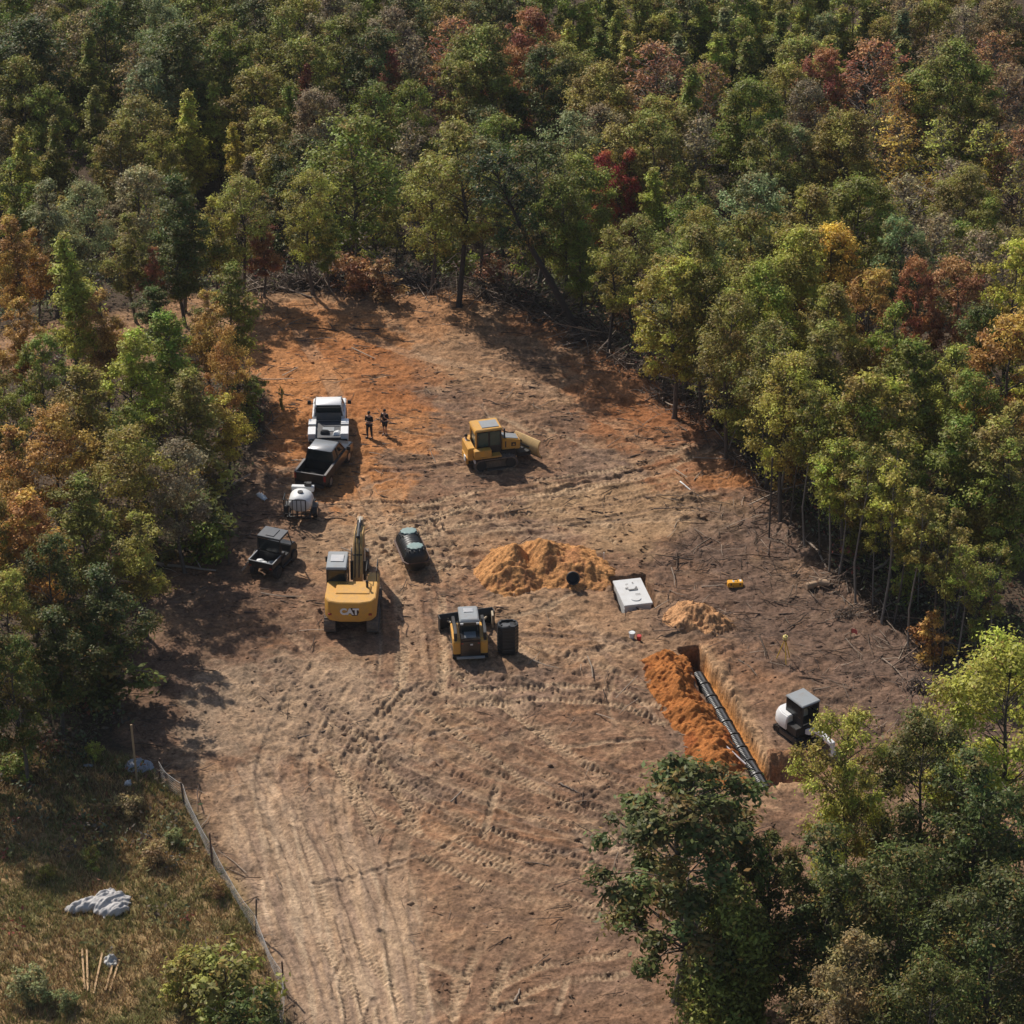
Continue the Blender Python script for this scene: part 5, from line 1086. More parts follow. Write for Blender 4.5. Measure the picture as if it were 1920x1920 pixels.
one('step', BLK, uv, lambda m: (m.box((0.78, 0.1, 0.38), (0.1, 1.1, 0.06)), m.box((-0.78, 0.1, 0.38), (0.1, 1.1, 0.06))))
for (p, s_, lb) in (((-0.32, -1.0, 0.76), 0.26, 'white feed bag at the left of the cargo bed'), ((0.02, -1.12, 0.76), 0.22, 'white crumpled bag in the middle of the cargo bed'), ((0.38, -0.95, 0.76), 0.24, 'pale grey bag at the right of the cargo bed')):
    t = one('sack', WPL if p[0] < 0.3 else GRY, None, lambda m: m.loft([[(-s_, -s_*.7, 0), (s_, -s_*.8, 0), (s_*.9, s_*.7, 0), (-s_*.9, s_*.8, 0)], [(-s_*.95, -s_*.8, 0.14), (s_*.9, -s_*.7, 0.17), (s_*.95, s_*.75, 0.13), (-s_*.8, s_*.7, 0.18)], [(-s_*.5, -s_*.4, 0.26), (s_*.4, -s_*.5, 0.25), (s_*.5, s_*.3, 0.28), (-s_*.5, s_*.4, 0.24)]]), 0.04)
    t.location = local(v, R(-22), p); tag(t, lb+' of the black utility vehicle', 'sack', 'sacks in the cargo bed')

uv.scale = (1.04, 1.0, 1.12)
# ------------------------------------------------------------------ mini excavator
v = at(1492, 1378); me_ = thing('mini_excavator', 'white mini excavator with black cab standing right of the trench', 'mini excavator', v, R(-146))
for sx in (-1, 1): crawler(me_, sx*0.62, 2.0, 0.5, 0.34, mat=RUB)
one('undercarriage', BLK, me_, lambda m: (m.box((0, 0, 0.38), (1.0, 0.9, 0.22)), m.cyl((0, 0, 0.45), (0, 0, 0.62), 0.35)))
def mcw(m):
    pr = [(-0.82, 0.1), (-0.84, -0.5), (-0.7, -0.98), (-0.35, -1.22), (0.35, -1.22), (0.7, -0.98), (0.84, -0.5), (0.82, 0.1)]
    m.loft([[(a*.95, b*.95, 0.62) for a, b in pr], [(a, b, 0.75) for a, b in pr], [(a*0.98, b*0.98, 1.25) for a, b in pr], [(a*0.85, b*0.82, 1.5) for a, b in pr]])
bo = one('counterweight', WHT, me_, mcw, 0.05)
one('side_vent', BLK, bo, lambda m: m.prism([(0.1, 0.64), (-0.6, 0.64), (-0.98, 0.68), (-1.22, 0.7), (-1.23, 0.8), (-0.9, 0.84), (0.1, 0.84)], -0.5, 0.5))
one('body', BLK, me_, lambda m: m.box((0, 0.45, 0.85), (1.5, 0.9, 0.5)), 0.03)
def mcab(m):
    for x_ in (-0.72, 0.35):
        for y_ in (-0.45, 0.85): m.box((x_, y_, 1.7), (0.08, 0.08, 1.4))
    m.box((-0.18, -0.45, 1.5), (1.05, 0.06, 1.0)); m.box((-0.72, 0.2, 1.3), (0.05, 1.3, 0.6)); m.box((0.35, 0.2, 1.3), (0.05, 1.3, 0.6)); m.box((-0.18, 0.85, 2.32), (1.05, 0.06, 0.1))
cab = one('cab', BLK, me_, mcab)
one('roof', GRY, cab, lambda m: m.loft([[(-0.82, -0.55, 2.4), (0.45, -0.55, 2.4), (0.45, 0.95, 2.4), (-0.82, 0.95, 2.4)], [(-0.78, -0.5, 2.48), (0.41, -0.5, 2.48), (0.41, 0.9, 2.48), (-0.78, 0.9, 2.48)]]), 0.02)
for (c_, d_) in (((-0.76, 0.2, 1.95), (0.02, 1.2, 0.75)), ((0.39, 0.2, 1.95), (0.02, 1.2, 0.75)), ((-0.18, -0.49, 2.0), (0.9, 0.02, 0.6))): one('window', GLS, cab, lambda m: m.box(c_, d_))
one('boom', WHT, me_, lambda m: m.prism([(1.0, 0.7), (1.0, 1.0), (1.7, 1.45), (2.2, 1.5), (3.1, 1.3), (3.05, 1.1), (2.2, 1.25), (1.85, 1.2), (1.3, 0.8)], 0.0, 0.24), 0.02)
one('stick', WHT, me_, lambda m: m.prism([(2.9, 1.45), (3.25, 1.4), (3.4, 0.5), (3.2, 0.5)], 0.04, 0.2), 0.02)
one('bucket', TRK, me_, lambda m: m.prism([(3.1, 0.7), (3.45, 0.65), (3.6, 0.3), (3.4, 0.03), (3.0, 0.02), (2.95, 0.2), (3.2, 0.3)], -0.15, 0.4), 0.01)
one('boom_cylinder', CHR, me_, lambda m: m.cyl((0.12, 1.45, 0.7), (0.12, 2.0, 1.25), 0.05))
one('dozer_blade', BLK, me_, lambda m: (m.box((0, 1.45, 0.3), (1.55, 0.06, 0.38)), m.box((0.4, 1.1, 0.3), (0.1, 0.7, 0.1)), m.box((-0.4, 1.1, 0.3), (0.1, 0.7, 0.1))))

me_.scale = (0.94, 0.94, 0.94)
# ------------------------------------------------------------------ black ribbed tanks
v = at(773, 1052); tk = thing('septic_tank', 'black ribbed plastic tank with two pale green lids, right of the excavator', 'tank', v, R(14))
def sect(y, s_, n=18): return [(0.92*s_*math.cos(6.28318*i/n)*(1 if abs(math.cos(6.28318*i/n)) < .8 else .97), y, 0.86+0.86*s_*math.sin(6.28318*i/n)) for i in range(n)]
rings = [sect(-1.75, 0.45), sect(-1.68, 0.72), sect(-1.5, 0.9)]
for k in range(11):
    y_ = -1.4+0.26*k; rings += [sect(y_, 0.95), sect(y_+0.06, 1.0), sect(y_+0.15, 1.0), sect(y_+0.2, 0.95)]
rings += [sect(1.55, 0.88), sect(1.7, 0.7), sect(1.76, 0.45)]
one('tank', HYD, tk, lambda m: m.loft(rings), smooth=True)
one('seam_flange', paint('flange_brown', (0.10, 0.055, 0.04), 0.6), tk, lambda m: m.loft([[(1.0*a, b, z_) for a, b in [(-1, -1.4), (-.7, -1.78), (.7, -1.78), (1, -1.4), (1, 1.4), (.7, 1.78), (-.7, 1.78), (-1, 1.4)]] for z_ in (0.82, 0.89)]), 0.01)
for y_ in (-1.0, 1.05):
    def lid(m):
        rg = []
        for z_, r_ in ((1.66, 0.54), (1.74, 0.52), (1.76, 0.34)): rg.append([(r_*(1+0.16*(i % 2))*math.cos(6.28318*i/20), y_+0.62*r_*(1+0.16*(i % 2))*math.sin(6.28318*i/20)*1.15, z_) for i in range(20)])
        m.loft(rg)
    ld_ = one('lid', GREENLID, tk, lid)
    for k in range(12):
        a = k*0.52+0.3
        if math.sin(a) < 0.2: one('lid_rib', HYD, ld_, lambda m: m.box((0.74*math.cos(a), y_+0.55*math.sin(a), 1.60), (0.05, 0.22, 0.14)))
tk.scale = (0.80, 0.84, 0.86)
v = at(952, 1222); ub = thing('plastic_tub', 'black ribbed plastic tub standing on end beside the track loader', 'tub', v, R(8))
def oct_(z_, s_): return [(0.56*s_*a, 0.42*s_*b, z_) for a, b in [(-1, -.45), (-.6, -1), (.6, -1), (1, -.45), (1, .45), (.6, 1), (-.6, 1), (-1, .45)]]
def tub(m):
    rg = [oct_(0, .8), oct_(0.12, .95)]
    for k in range(7): z_ = 0.2+0.21*k; rg += [oct_(z_, .96), oct_(z_+0.05, 1.0), oct_(z_+0.13, 1.0), oct_(z_+0.17, .96)]
    rg += [oct_(1.72, 1.0), oct_(1.80, .92), oct_(1.80, .80), oct_(1.70, .76)]
    m.loft(rg)
one('shell', HYD, ub, tub)
one('rim_tabs', HYD, ub, lambda m: [m.box((0.42*math.cos(a), 0.31*math.sin(a), 1.81), (0.10, 0.08, 0.07)) for a in (0.5, 1.6, 2.7, 3.7, 4.8, 5.9)])
one('end_cap', paint('grey_smudge', (0.06, 0.065, 0.07), 0.4), ub, lambda m: m.box((-0.1, -0.03, 1.70), (0.45, 0.32, 0.05)))

# ------------------------------------------------------------------ concrete tank in its pit
ct = thing('concrete_tank', 'pale grey concrete tank set in an open pit', 'concrete tank', (PIT[0], PIT[1]+0.05, -1.02), R(12))
one('shell', CONC, ct, lambda m: (m.box((0, 0, 0.58), (1.50, 2.55, 1.16)),), 0.03)
lidm = one('lid', CONC, ct, lambda m: (m.box((0, 0, 1.23), (1.6, 2.7, 0.13)),), 0.02)
for y_ in (0.45, -0.75): one('inspection_cover', CONC, lidm, lambda m: m.cyl((0.0, y_, 1.29), (0.0, y_, 1.34), 0.28, n=24), 0.01)
for (x_, y_, a_, b_) in ((0.05, 0.15, 0.5, 0.10), (-0.25, 0.35, 0.18, 0.07), (0.3, 0.3, 0.06, 0.25), (-0.15, 0.75, 0.15, 0.05), (0.2, 0.85, 0.07, 0.07), (0.2, -0.35, 0.28, 0.03)):
    one('lifting_mark', paint('dark_smudge', (0.16, 0.155, 0.15), 0.8), lidm, lambda m: m.box((x_, y_, 1.345), (a_, b_, 0.012)))  # thin dark plates laid on top of the lid
one('outlet_hole', BLK, ct, lambda m: m.cyl((0, -1.285, 0.92), (0, -1.27, 0.92), 0.1))

# ------------------------------------------------------------------ soil heaps
def heap(name, c, ang, nx, ny, sx, sy, hf, colr, label, cat='dirt pile', seed=0, fine=1.2, col2=None):
    xs = np.linspace(-sx, sx, nx); ys = np.linspace(-sy, sy, ny); Xl, Yl = np.meshgrid(xs, ys)
    ca, sa_ = math.cos(ang), math.sin(ang); Xw = c[0]+Xl*ca-Yl*sa_; Yw = c[1]+Xl*sa_+Yl*ca
    h = hf(Xl, Yl, Xw, Yw); g = ground_zs(Xw.ravel(), Yw.ravel()).reshape(Xw.shape)
    Zw = np.where(h > 0, g+h, g+np.maximum(h, -0.4)); k = h > -0.12
    F = grid_faces(nx, ny); kf = k.ravel()[F].any(1); F = F[kf]
    used = np.unique(F); rmap = -np.ones(nx*ny, int); rmap[used] = np.arange(len(used))
    V = np.stack([Xw-c[0], Yw-c[1], Zw], -1).reshape(-1, 3)[used]
    me = np_mesh(name, V, rmap[F], True)
    cc_ = np.zeros((ny, nx, 3))+np.array(colr)
    if col2 is not None:
        t_ = sstep(0.0, 0.4, fbm(Xw*0.9, Yw*0.9, 4, seed+3, 0.6)); cc_ = mixc(cc_, col2, t_)
    set_attr(me, 'soil', cc_.reshape(-1, 3)[used])
    o = link(name, me, M_HEAP); o.location = (c[0], c[1], 0); return tag(o, label, cat, 'heaps of dug soil')
M_HEAP = soil_mat('heap_soil', bump=0.8, fine=1.5)
def cone_h(x, y, cx, cy, rx, ry, H): return H*(1-np.hypot((x-cx)/rx, (y-cy)/ry))
c = P(1020, 1068)
def hf(x, y, X_, Y_):
    h = np.maximum.reduce([cone_h(x, y, -1.7, -0.1, 2.3, 2.8, 1.85), cone_h(x, y, -0.1, 0.6, 2.5, 2.6, 1.7), cone_h(x, y, 1.5, 0.0, 2.3, 2.5, 1.3), cone_h(x, y, 2.6, -0.8, 1.5, 1.9, 0.85), cone_h(x, y, 0.4, -0.8, 2.2, 1.4, 0.6)])
    bite = np.exp(-(((x+0.9)/0.5)**2+((y+0.1)/0.8)**2)); h = h-0.42*bite*(h > 0.3)
    return h+0.28*fbm(X_*0.9, Y_*0.9, 4, 401, 0.6)+0.07*fbm(X_*3, Y_*3, 3, 402)-0.10
heap('sand_pile', c, 0, 190, 150, 4.6, 3.6, hf, (0.46, 0.225, 0.085), 'broad orange sand heap with a black pipe end, left of the concrete tank', seed=400, col2=(0.36, 0.165, 0.07))
c = P(1307, 1163)
heap('spoil_pile', c, 0, 110, 90, 2.2, 1.8, lambda x, y, X_, Y_: np.maximum(cone_h(x, y, -0.3, 0.2, 1.7, 1.6, 1.15), cone_h(x, y, 0.8, -0.4, 1.3, 1.1, 0.7))+0.3*fbm(X_*1.2, Y_*1.2, 4, 411, 0.62)+0.07*fbm(X_*3.5, Y_*3.5, 3, 412)-0.1, (0.46, 0.245, 0.115), 'small cloddy tan heap right below the concrete tank', seed=410, col2=(0.30, 0.17, 0.09))
mid = ((TR_A[0]+TR_B[0])/2, (TR_A[1]+TR_B[1])/2); ta = math.atan2(ty, tx)
def hs(x, y, X_, Y_):
    # x runs along the trench; the ridge lies on the camera-left side (negative y)
    yc = -1.85+0.2*np.sin(x*0.9); wl = 1.4+0.3*fbm(X_*0.7, Y_*0.7, 2, 421); H = 0.92+0.22*np.sin(x*1.9+1)+0.45*fbm(X_*0.9, Y_*0.9, 3, 423)
    e = np.sqrt(sstep(-6.3, -5.3, x))*np.sqrt(sstep(6.3, 4.6, x))
    h = H*(1.05-np.abs(y-yc)/wl)*e-0.12*(1-e)
    return h+0.32*fbm(X_*1.5, Y_*1.5, 4, 425, 0.65)*e+0.06*fbm(X_*4, Y_*4, 2, 427)-0.08
heap('spoil_ridge', mid, ta, 330, 110, 6.6, 3.3, hs, (0.36, 0.135, 0.038), 'long bright orange ridge of soil along the left side of the trench', seed=420, col2=(0.27, 0.085, 0.025))
c = P(1488, 1420)
heap('spoil_mound', c, 0, 90, 70, 2.0, 1.4, lambda x, y, X_, Y_: cone_h(x, y, 0.0, 0.0, 1.5, 0.95, 0.75)+0.3*fbm(X_*1.3, Y_*1.3, 4, 431, 0.62)-0.08, (0.34, 0.18, 0.09), 'brown cloddy mound at the end of the trench below the mini excavator', seed=430, col2=(0.23, 0.12, 0.065))
# corrugated pipe end in the sand pile
v = at(1074, 1094); pe = thing('drain_pipe', 'black corrugated pipe end resting on the orange sand heap', 'pipe', v+Vector((0, -0.35, 0.55)), 0)
def ring_(m):
    rg = []; n = 20
    for y_, r_ in ((0.25, .34), (0.2, .38), (0.12, .34), (0.05, .38), (-0.03, .34), (-0.12, .38), (-0.2, .36), (-0.2, .30), (0.15, .29)): rg.append([(r_*math.cos(6.28318*i/n), y_, r_*math.sin(6.28318*i/n)) for i in range(n)])
    m.loft(rg, Matrix.Rotation(R(-28), 4, 'X'))
one('pipe_wall', HYD, pe, ring_, smooth=True); one('pipe_cap', BLK, pe, lambda m: m.cyl((0, 0.1, 0), (0, 0.14, 0), 0.29, n=20, M=Matrix.Rotation(R(-28), 4, 'X')))

# ------------------------------------------------------------------ leaching chambers in the trench
n_ch = 9; step = (TL-0.9)/n_ch
ch0 = bpy.data.objects.new('leaching_chamber', None); C.objects.link(ch0)
def chm(m):
    n = 10; rg = []
    nn = 8
    for k in range(nn):
        for (q, s_) in ((0.0, 0.92), (0.25, 1.0), (0.7, 1.0), (0.95, 0.92)):
            y_ = -step/2+0.06+(step-0.12)*(k+q)/nn
            rg.append([(0.40*s_*math.cos(math.pi*i/n), y_, 0.36*s_*math.sin(math.pi*i/n)**0.8+0.02) for i in range(n+1)])
    m.loft(rg)
one('arch', HYD, ch0, chm)
one('sheen_strip', paint('chamber_sheen', (0.05, 0.053, 0.058), 0.4), ch0, lambda m: m.box((-0.06, 0, 0.385), (0.13, step*0.8, 0.014)))  # lighter strip paints a sheen along the chamber top
one('joint_collar', HYD, ch0, lambda m: m.loft([[(0.45*math.cos(math.pi*i/10), y_, 0.42*math.sin(math.pi*i/10)**0.8+0.01) for i in range(11)] for y_ in (step/2-0.10, step/2+0.02)]))
for i in range(n_ch):
    o = ch0 if i == 0 else copy_tree(ch0)
    s0 = 0.75+step*(i+0.5); o.scale = (0.86, 1, 0.86); o.location = (TR_A[0]+tx*s0, TR_A[1]+ty*s0, -0.84); o.rotation_euler = (0, 0, ta-math.pi/2+rr.uniform(-.02, .02))
    lab = ['first black chamber, at the head of the trench', 'second black chamber from the head of the trench', 'third black chamber from the head of the trench', 'fourth black chamber from the head of the trench', 'middle black chamber of the row in the trench', 'fourth black chamber from the tail of the trench', 'third black chamber from the tail of the trench', 'second to last black chamber in the trench', 'last black chamber, at the tail of the trench'][i]
    tag(o, lab+', ribbed plastic', 'drain chamber', 'chambers laid end to end in the trench')
# pipes on the spoil
for k, (a, b, lb) in enumerate((((1352, 1408), (1398, 1446), 'grey plastic pipe lying on the orange ridge near its end'), ((1366, 1404), (1412, 1452), 'dark thin pipe beside the grey one on the orange ridge'))):
    p0 = at(*a); p1 = at(*b); mz = Vector(p0); T = MB(); T.cyl((0, 0, 0.55), tuple(p1-p0+Vector((0, 0, 0.42))), 0.045, n=8)
    o = T.build('plastic_pipe', paint('pvc_grey', (0.40, 0.36, 0.38), 0.5) if k == 0 else BLK); o.location = p0; tag(o, lb, 'pipe', 'pipes on the orange ridge')

# ------------------------------------------------------------------ people
SKIN = paint('skin', (0.42, 0.26, 0.18), 0.6, dirt=0.0)
def skin_body(name, pts, edges, rad, mat, parent=None, root=0, sub=2):
    me = bpy.data.meshes.new(name); me.from_pydata(pts, edges, []); o = link(name, me, mat, parent)
    md = o.modifiers.new('skin', 'SKIN'); md.use_smooth_shade = True
    if not me.skin_vertices: bpy.context.view_layer.update()
    for i, r_ in enumerate(rad): me.skin_vertices[0].data[i].radius = (r_ if hasattr(r_, '__len__') else (r_, r_))
    for i in range(len(pts)): me.skin_vertices[0].data[i].use_root = (i == root)
    ms = o.modifiers.new('smooth', 'SUBSURF'); ms.levels = sub; ms.render_levels = sub; return o
def person(loc, rz, label, H, shirt, pants, hair, arms='down', shorts=False, stance=0.11, cap=None):
    t = thing('person', label, 'person', loc, rz); s_ = H/1.75
    if arms == 'folded': L1, L2, L3 = (-0.24, 0.02, 1.12), (0.0, 0.2, 1.16), (0.1, 0.19, 1.2)
    elif arms == 'phone': L1, L2, L3 = (-0.23, 0.02, 1.12), (-0.1, 0.24, 1.32), (-0.08, 0.25, 1.40)
    else: L1, L2, L3 = (-0.25, -0.03, 1.13), (-0.27, 0.05, 0.88), (-0.27, 0.08, 0.79)
    if arms == 'folded': R1, R2, R3 = (0.24, 0.02, 1.12), (0.0, 0.22, 1.12), (-0.1, 0.2, 1.1)
    else: R1, R2, R3 = (0.25, -0.03, 1.13), (0.28, 0.04, 0.88), (0.28, 0.07, 0.79)
    P_ = [(0, 0, 0.95), (0, 0.01, 1.12), (0, 0, 1.3), (0, -0.01, 1.44), (0, 0, 1.53), (0, 0.015, 1.64), (0, 0.015, 1.72),
          (-0.18, 0, 1.42), L1, L2, L3, (0.18, 0, 1.42), R1, R2, R3,
          (-0.10, 0, 0.88), (-stance, 0.01, 0.48), (-stance-0.01, -0.02, 0.09), (-stance-0.02, 0.13, 0.04), (0.10, 0, 0.88), (stance, 0.01, 0.48), (stance+0.01, -0.02, 0.09), (stance+0.02, 0.13, 0.04)]
    E_ = [(0, 1), (1, 2), (2, 3), (3, 4), (4, 5), (5, 6), (3, 7), (7, 8), (8, 9), (9, 10), (3, 11), (11, 12), (12, 13), (13, 14), (0, 15), (15, 16), (16, 17), (17, 18), (0, 19), (19, 20), (20, 21), (21, 22)]
    R_ = [(0.15, 0.10), (0.14, 0.095), (0.16, 0.10), (0.12, 0.08), 0.055, (0.078, 0.095), (0.06, 0.07), 0.055, 0.042, 0.034, 0.035, 0.055, 0.042, 0.034, 0.035, (0.09, 0.09), 0.055, 0.04, 0.038, (0.09, 0.09), 0.055, 0.04, 0.038]
    P_ = [tuple(q*s_ for q in p) for p in P_]
    body = skin_body('body', P_, E_, R_, SKIN, t)
    g = lambda r_, d: ((r_[0]+d, r_[1]+d) if hasattr(r_, '__len__') else r_+d)
    ci = [0, 1, 2, 3, 7, 8, 11, 12]+([] if False else [])
    mp_ = {a: i for i, a in enumerate(ci)}
    skin_body('shirt', [P_[i] for i in ci], [(mp_[a], mp_[b]) for a, b in E_ if a in mp_ and b in mp_], [g(R_[i], 0.018) for i in ci], shirt, t)
    ci = [0, 15, 16, 19, 20]+([] if shorts else [17, 21]); mp_ = {a: i for i, a in enumerate(ci)}
    pp_ = [P_[i] for i in ci]
    if shorts: pp_[2] = (pp_[2][0], pp_[2][1], pp_[2][2]+0.04); pp_[4] = (pp_[4][0], pp_[4][1], pp_[4][2]+0.04)
    skin_body('trousers', pp_, [(mp_[a], mp_[b]) for a, b in E_ if a in mp_ and b in mp_], [g(R_[i], 0.022) for i in ci], pants, t)
    one('hair' if cap is None else 'cap', cap or hair, t, lambda m: m.loft([[(0.092*q*math.cos(6.28318*i/12)*s_, (0.005+0.108*q*math.sin(6.28318*i/12))*s_, z_*s_) for i in range(12)] for z_, q in ((1.66, 1.0), (1.72, 1.0), (1.765, 0.75), (1.785, 0.3))]), smooth=True)
    if cap: one('brim', cap, t, lambda m: m.box((0, 0.13*s_, 1.69*s_), (0.13, 0.1, 0.012)))
    for sx in (-1, 1): one('boot', BLK if not shorts else paint('shoe_brown', (0.16, 0.10, 0.07), 0.7), t, lambda m: m.box(((stance+0.015)*sx*s_, 0.06*s_, 0.045), (0.105, 0.29, 0.09)), 0.025)
    for sx in (-1, 1): one('eye', BLK, t, lambda m: m.box((0.032*sx*s_, 0.108*s_, 1.645*s_), (0.018, 0.01, 0.010)))
    one('nose', SKIN, t, lambda m: m.box((0, 0.118*s_, 1.62*s_), (0.022, 0.03, 0.04), taper=(.6, .5)))
    for q, hp in ((-1, L3), (1, R3)):
        dr = Vector(hp)-Vector(L2 if q < 0 else R2); dr = dr.normalized()
        side = dr.orthogonal().normalized()
        def hand(m):
            b0 = Vector(hp)*s_+dr*0.02
            for k, ln in enumerate((0.065, 0.075, 0.07, 0.055)): a0 = b0+side*(0.016*(k-1.5)); m.cyl(tuple(a0), tuple(a0+dr*ln), 0.0085, 0.006, 6)
            m.cyl(tuple(b0-dr*0.02), tuple(b0+side*0.045+dr*0.02), 0.010, 0.007, 6)
        one('hand', SKIN, t, hand)
    return t
CLB = paint('black_cloth', (0.014, 0.014, 0.016), 0.9, dirt=0.05); CLN = paint('dark_trousers', (0.030, 0.028, 0.030), 0.9, dirt=0.1); CLW = paint('white_cloth', (0.62, 0.62, 0.64), 0.9, dirt=0.1); HAIR = paint('dark_hair', (0.02, 0.014, 0.01), 0.8)
person(at(693, 821), R(155), 'person in black shirt and dark trousers with folded arms, nearer to the white truck', 1.80, CLB, CLN, HAIR, 'folded', stance=0.14)
person(at(722, 815), R(160), 'person in black shirt and shorts holding a hand up to the chest', 1.74, CLB, paint('shorts_dark', (0.025, 0.025, 0.03), 0.9), HAIR, 'phone', shorts=True, stance=0.08)
person(at(874, 862), R(-80), 'person in white shirt and dark trousers standing at the rear of the bulldozer', 1.72, CLW, CLN, HAIR, 'down', stance=0.09)

# ------------------------------------------------------------------ small things on the ground
def rag(name, px, py, w_, d_, h_, mat, label, cat, seed, n=64, tail=False):
    v = at(px, py); xs = np.linspace(-1, 1, n); Xl, Yl = np.meshgrid(xs, xs); ed = 0.22*fbm(Xl*3+seed, Yl*3, 3, seed)
    if tail: rr_ = np.minimum(np.hypot((Xl-0.32)/0.6, (Yl+0.12)/0.78), np.hypot((Xl+0.42)/0.58, (Yl-0.05)/0.36))+ed
    else: rr_ = np.hypot(Xl, Yl)*(1+0.3*fbm(Xl*1.5+seed, Yl*1.5, 3, seed))+ed*0.5
    fold = np.abs(fbm((Xl*0.8+Yl*0.6)*1.2+seed, (Xl*0.6-Yl*0.8)*4.5, 3, seed+1, 0.55))+0.6*np.abs(fbm((Xl*0.3-Yl)*5, (Xl+Yl*.3)*1.6+seed, 3, seed+2, 0.55))
    h = h_*(np.clip(1-rr_, 0, 1)**0.6*0.7+0.9*fold*sstep(1.0, 0.75, rr_))
    V = np.stack([Xl*w_, Yl*d_, h], -1).reshape(-1, 3); F = grid_faces(n, n); k = (rr_ < 1.0).ravel()[F].all(1); F = F[k]
    us = np.unique(F); rm = -np.ones(n*n, int); rm[us] = np.arange(len(us)); me = np_mesh(name, V[us], rm[F], False)
    o = link(name, me, mat); o.location = v+Vector((0, 0, 0.03)); so = o.modifiers.new('thick', 'SOLIDIFY'); so.thickness = 0.015
    return tag(o, label, cat)
TARP = paint('grey_white_tarp', (0.44, 0.42, 0.40), 0.55, dirt=0.6, dirtcol=(0.16, 0.13, 0.12), scale=5)
o = rag('tarp', 185, 1697, 1.6, 1.35, 0.42, TARP, 'crumpled white and grey tarp lying on the grass field', 'tarp', 501, tail=True); o.rotation_euler = (0, 0, R(20))
rag('tarp', 262, 1437, 0.75, 0.6, 0.25, paint('grey_tarp', (0.36, 0.38, 0.42), 0.5, dirt=0.5), 'grey sheet on the ground behind the tilted post in the shade', 'tarp', 511)
rag('sack', 240, 1472, 0.22, 0.26, 0.22, WPL, 'small white sack below the grey sheet', 'sack', 521, 20)
rag('sack', 491, 933, 0.22, 0.5, 0.16, WPL, 'small white bag lying left of the tank trailer', 'sack', 531, 20).rotation_euler = (0, 0, R(35))
rag('sack', 208, 1805, 0.38, 0.42, 0.28, paint('clear_bag', (0.50, 0.49, 0.46), 0.35, dirt=0.3), 'pale plastic bag lying between the loose boards', 'sack', 541, 24)
rag('cloth', 165, 1437, 0.28, 0.14, 0.08, GRY, 'tiny pale scrap in the shaded weeds left of the grey sheet', 'scrap', 551, 16)
LUM = paint('fresh_lumber', (0.48, 0.31, 0.16), 0.75, dirt=0.4, dirtcol=(0.34, 0.2, 0.09))
for (a, b, lb) in (((154, 1782), (159, 1858), 'leftmost of the loose pine boards in the grass'), ((163, 1784), (165, 1862), 'second pine board, close beside the leftmost'), ((192, 1790), (176, 1866), 'middle pine board lying between the two pairs'), ((215, 1800), (198, 1860), 'pine board left in the slanting right-hand pair'), ((225, 1800), (206, 1862), 'rightmost slanting pine board in the grass')):
    p0 = at(*a); p1 = at(*b); d = p1-p0; L = math.hypot(d.x, d.y); o = one('board', LUM, None, lambda m: m.box((0, 0, 0), (0.085, L, 0.045)), 0.004)
    o.location = (p0+p1)/2+Vector((0, 0, 0.10)); o.rotation_euler = (math.atan2(d.z, L), 0, math.atan2(-d.x, d.y)); tag(o, lb, 'board', 'pine boards in the grass')
def log(px0, py0, px1, py1, r_, label, mat=M_LOG, cat='log', z=0.0, forks=2, seed=0, name='fallen_log'):
    p0 = at(px0, py0); p1 = at(px1, py1); rd = random.Random(seed); T = Tubes(); d = p1-p0; L = d.length; pts = []
    for i in range(7):
        t = i/6; q = d*t+Vector((rd.gauss(0, .04)*L*.3, rd.gauss(0, .04)*L*.3, r_*(1-t*0.3)+z)); pts.append(q)
    T.tube(pts, [r_*(1-0.6*i/6) for i in range(7)], 6)
    for k in range(forks):
        i = rd.randint(2, 5); b = pts[i]; e = b+Vector((rd.uniform(-1, 1), rd.uniform(-1, 1), rd.uniform(0.1, .7)))*L*0.16; T.tube([b, (b+e)/2+Vector((0, 0, .08)), e], [r_*.45, r_*.3, r_*.1], 4)
    o = T.build(name, mat); o.location = p0; return tag(o, label, cat, 'logs and branches on the ground')
PALEW = paint('bleached_wood', (0.30, 0.235, 0.18), 0.85, dirt=0.5, dirtcol=(0.14, 0.10, 0.08))
log(235, 1052, 405, 1072, 0.13, 'long grey log on the ground behind the plank pile at the left stand', PALEW, seed=1)
log(222, 1092, 312, 1102, 0.10, 'short pale plank-like log in the shade beside the left stand', paint('raw_wood', (0.42, 0.27, 0.16), 0.8), seed=2, forks=1)
log(225, 1104, 300, 1112, 0.07, 'lower of the two short pale logs in the shade', paint('raw_wood', (0.42, 0.27, 0.16), 0.8), seed=3, forks=0)
log(392, 945, 470, 902, 0.10, 'pale bare branch slanting out of the left stand near the trailer', PALEW, z=0.4, seed=4)
log(455, 1080, 480, 1040, 0.06, 'thin pale branch leaning beside the utility vehicle', PALEW, z=0.3, seed=5, forks=1)
log(1060, 612, 1120, 650, 0.10, 'pale fallen branch starting at the foot of the leaning tree', PALEW, seed=6)
log(1105, 640, 1195, 672, 0.10, 'pale branch along the right berm beyond the leaning tree', PALEW, seed=7, forks=3)
log(1275, 905, 1310, 932, 0.05, 'thin white stick on the bare soil at the right', WPL, seed=8, forks=0)
log(1520, 1020, 1585, 1130, 0.08, 'long pale sapling stem fallen along the right edge', PALEW, seed=9, forks=1)
log(690, 528, 780, 545, 0.10, 'pale root-ended log at the far edge left of the lone tree', PALEW, z=0.15, seed=10, forks=4)
log(1640, 1105, 1720, 1040, 0.07, 'pale stem leaning into the right-hand woods', PALEW, z=1.2, seed=11, forks=1)
log(560, 1385, 690, 1350, 0.05, 'thin dark branch on the ground below the excavator', seed=12, forks=3)
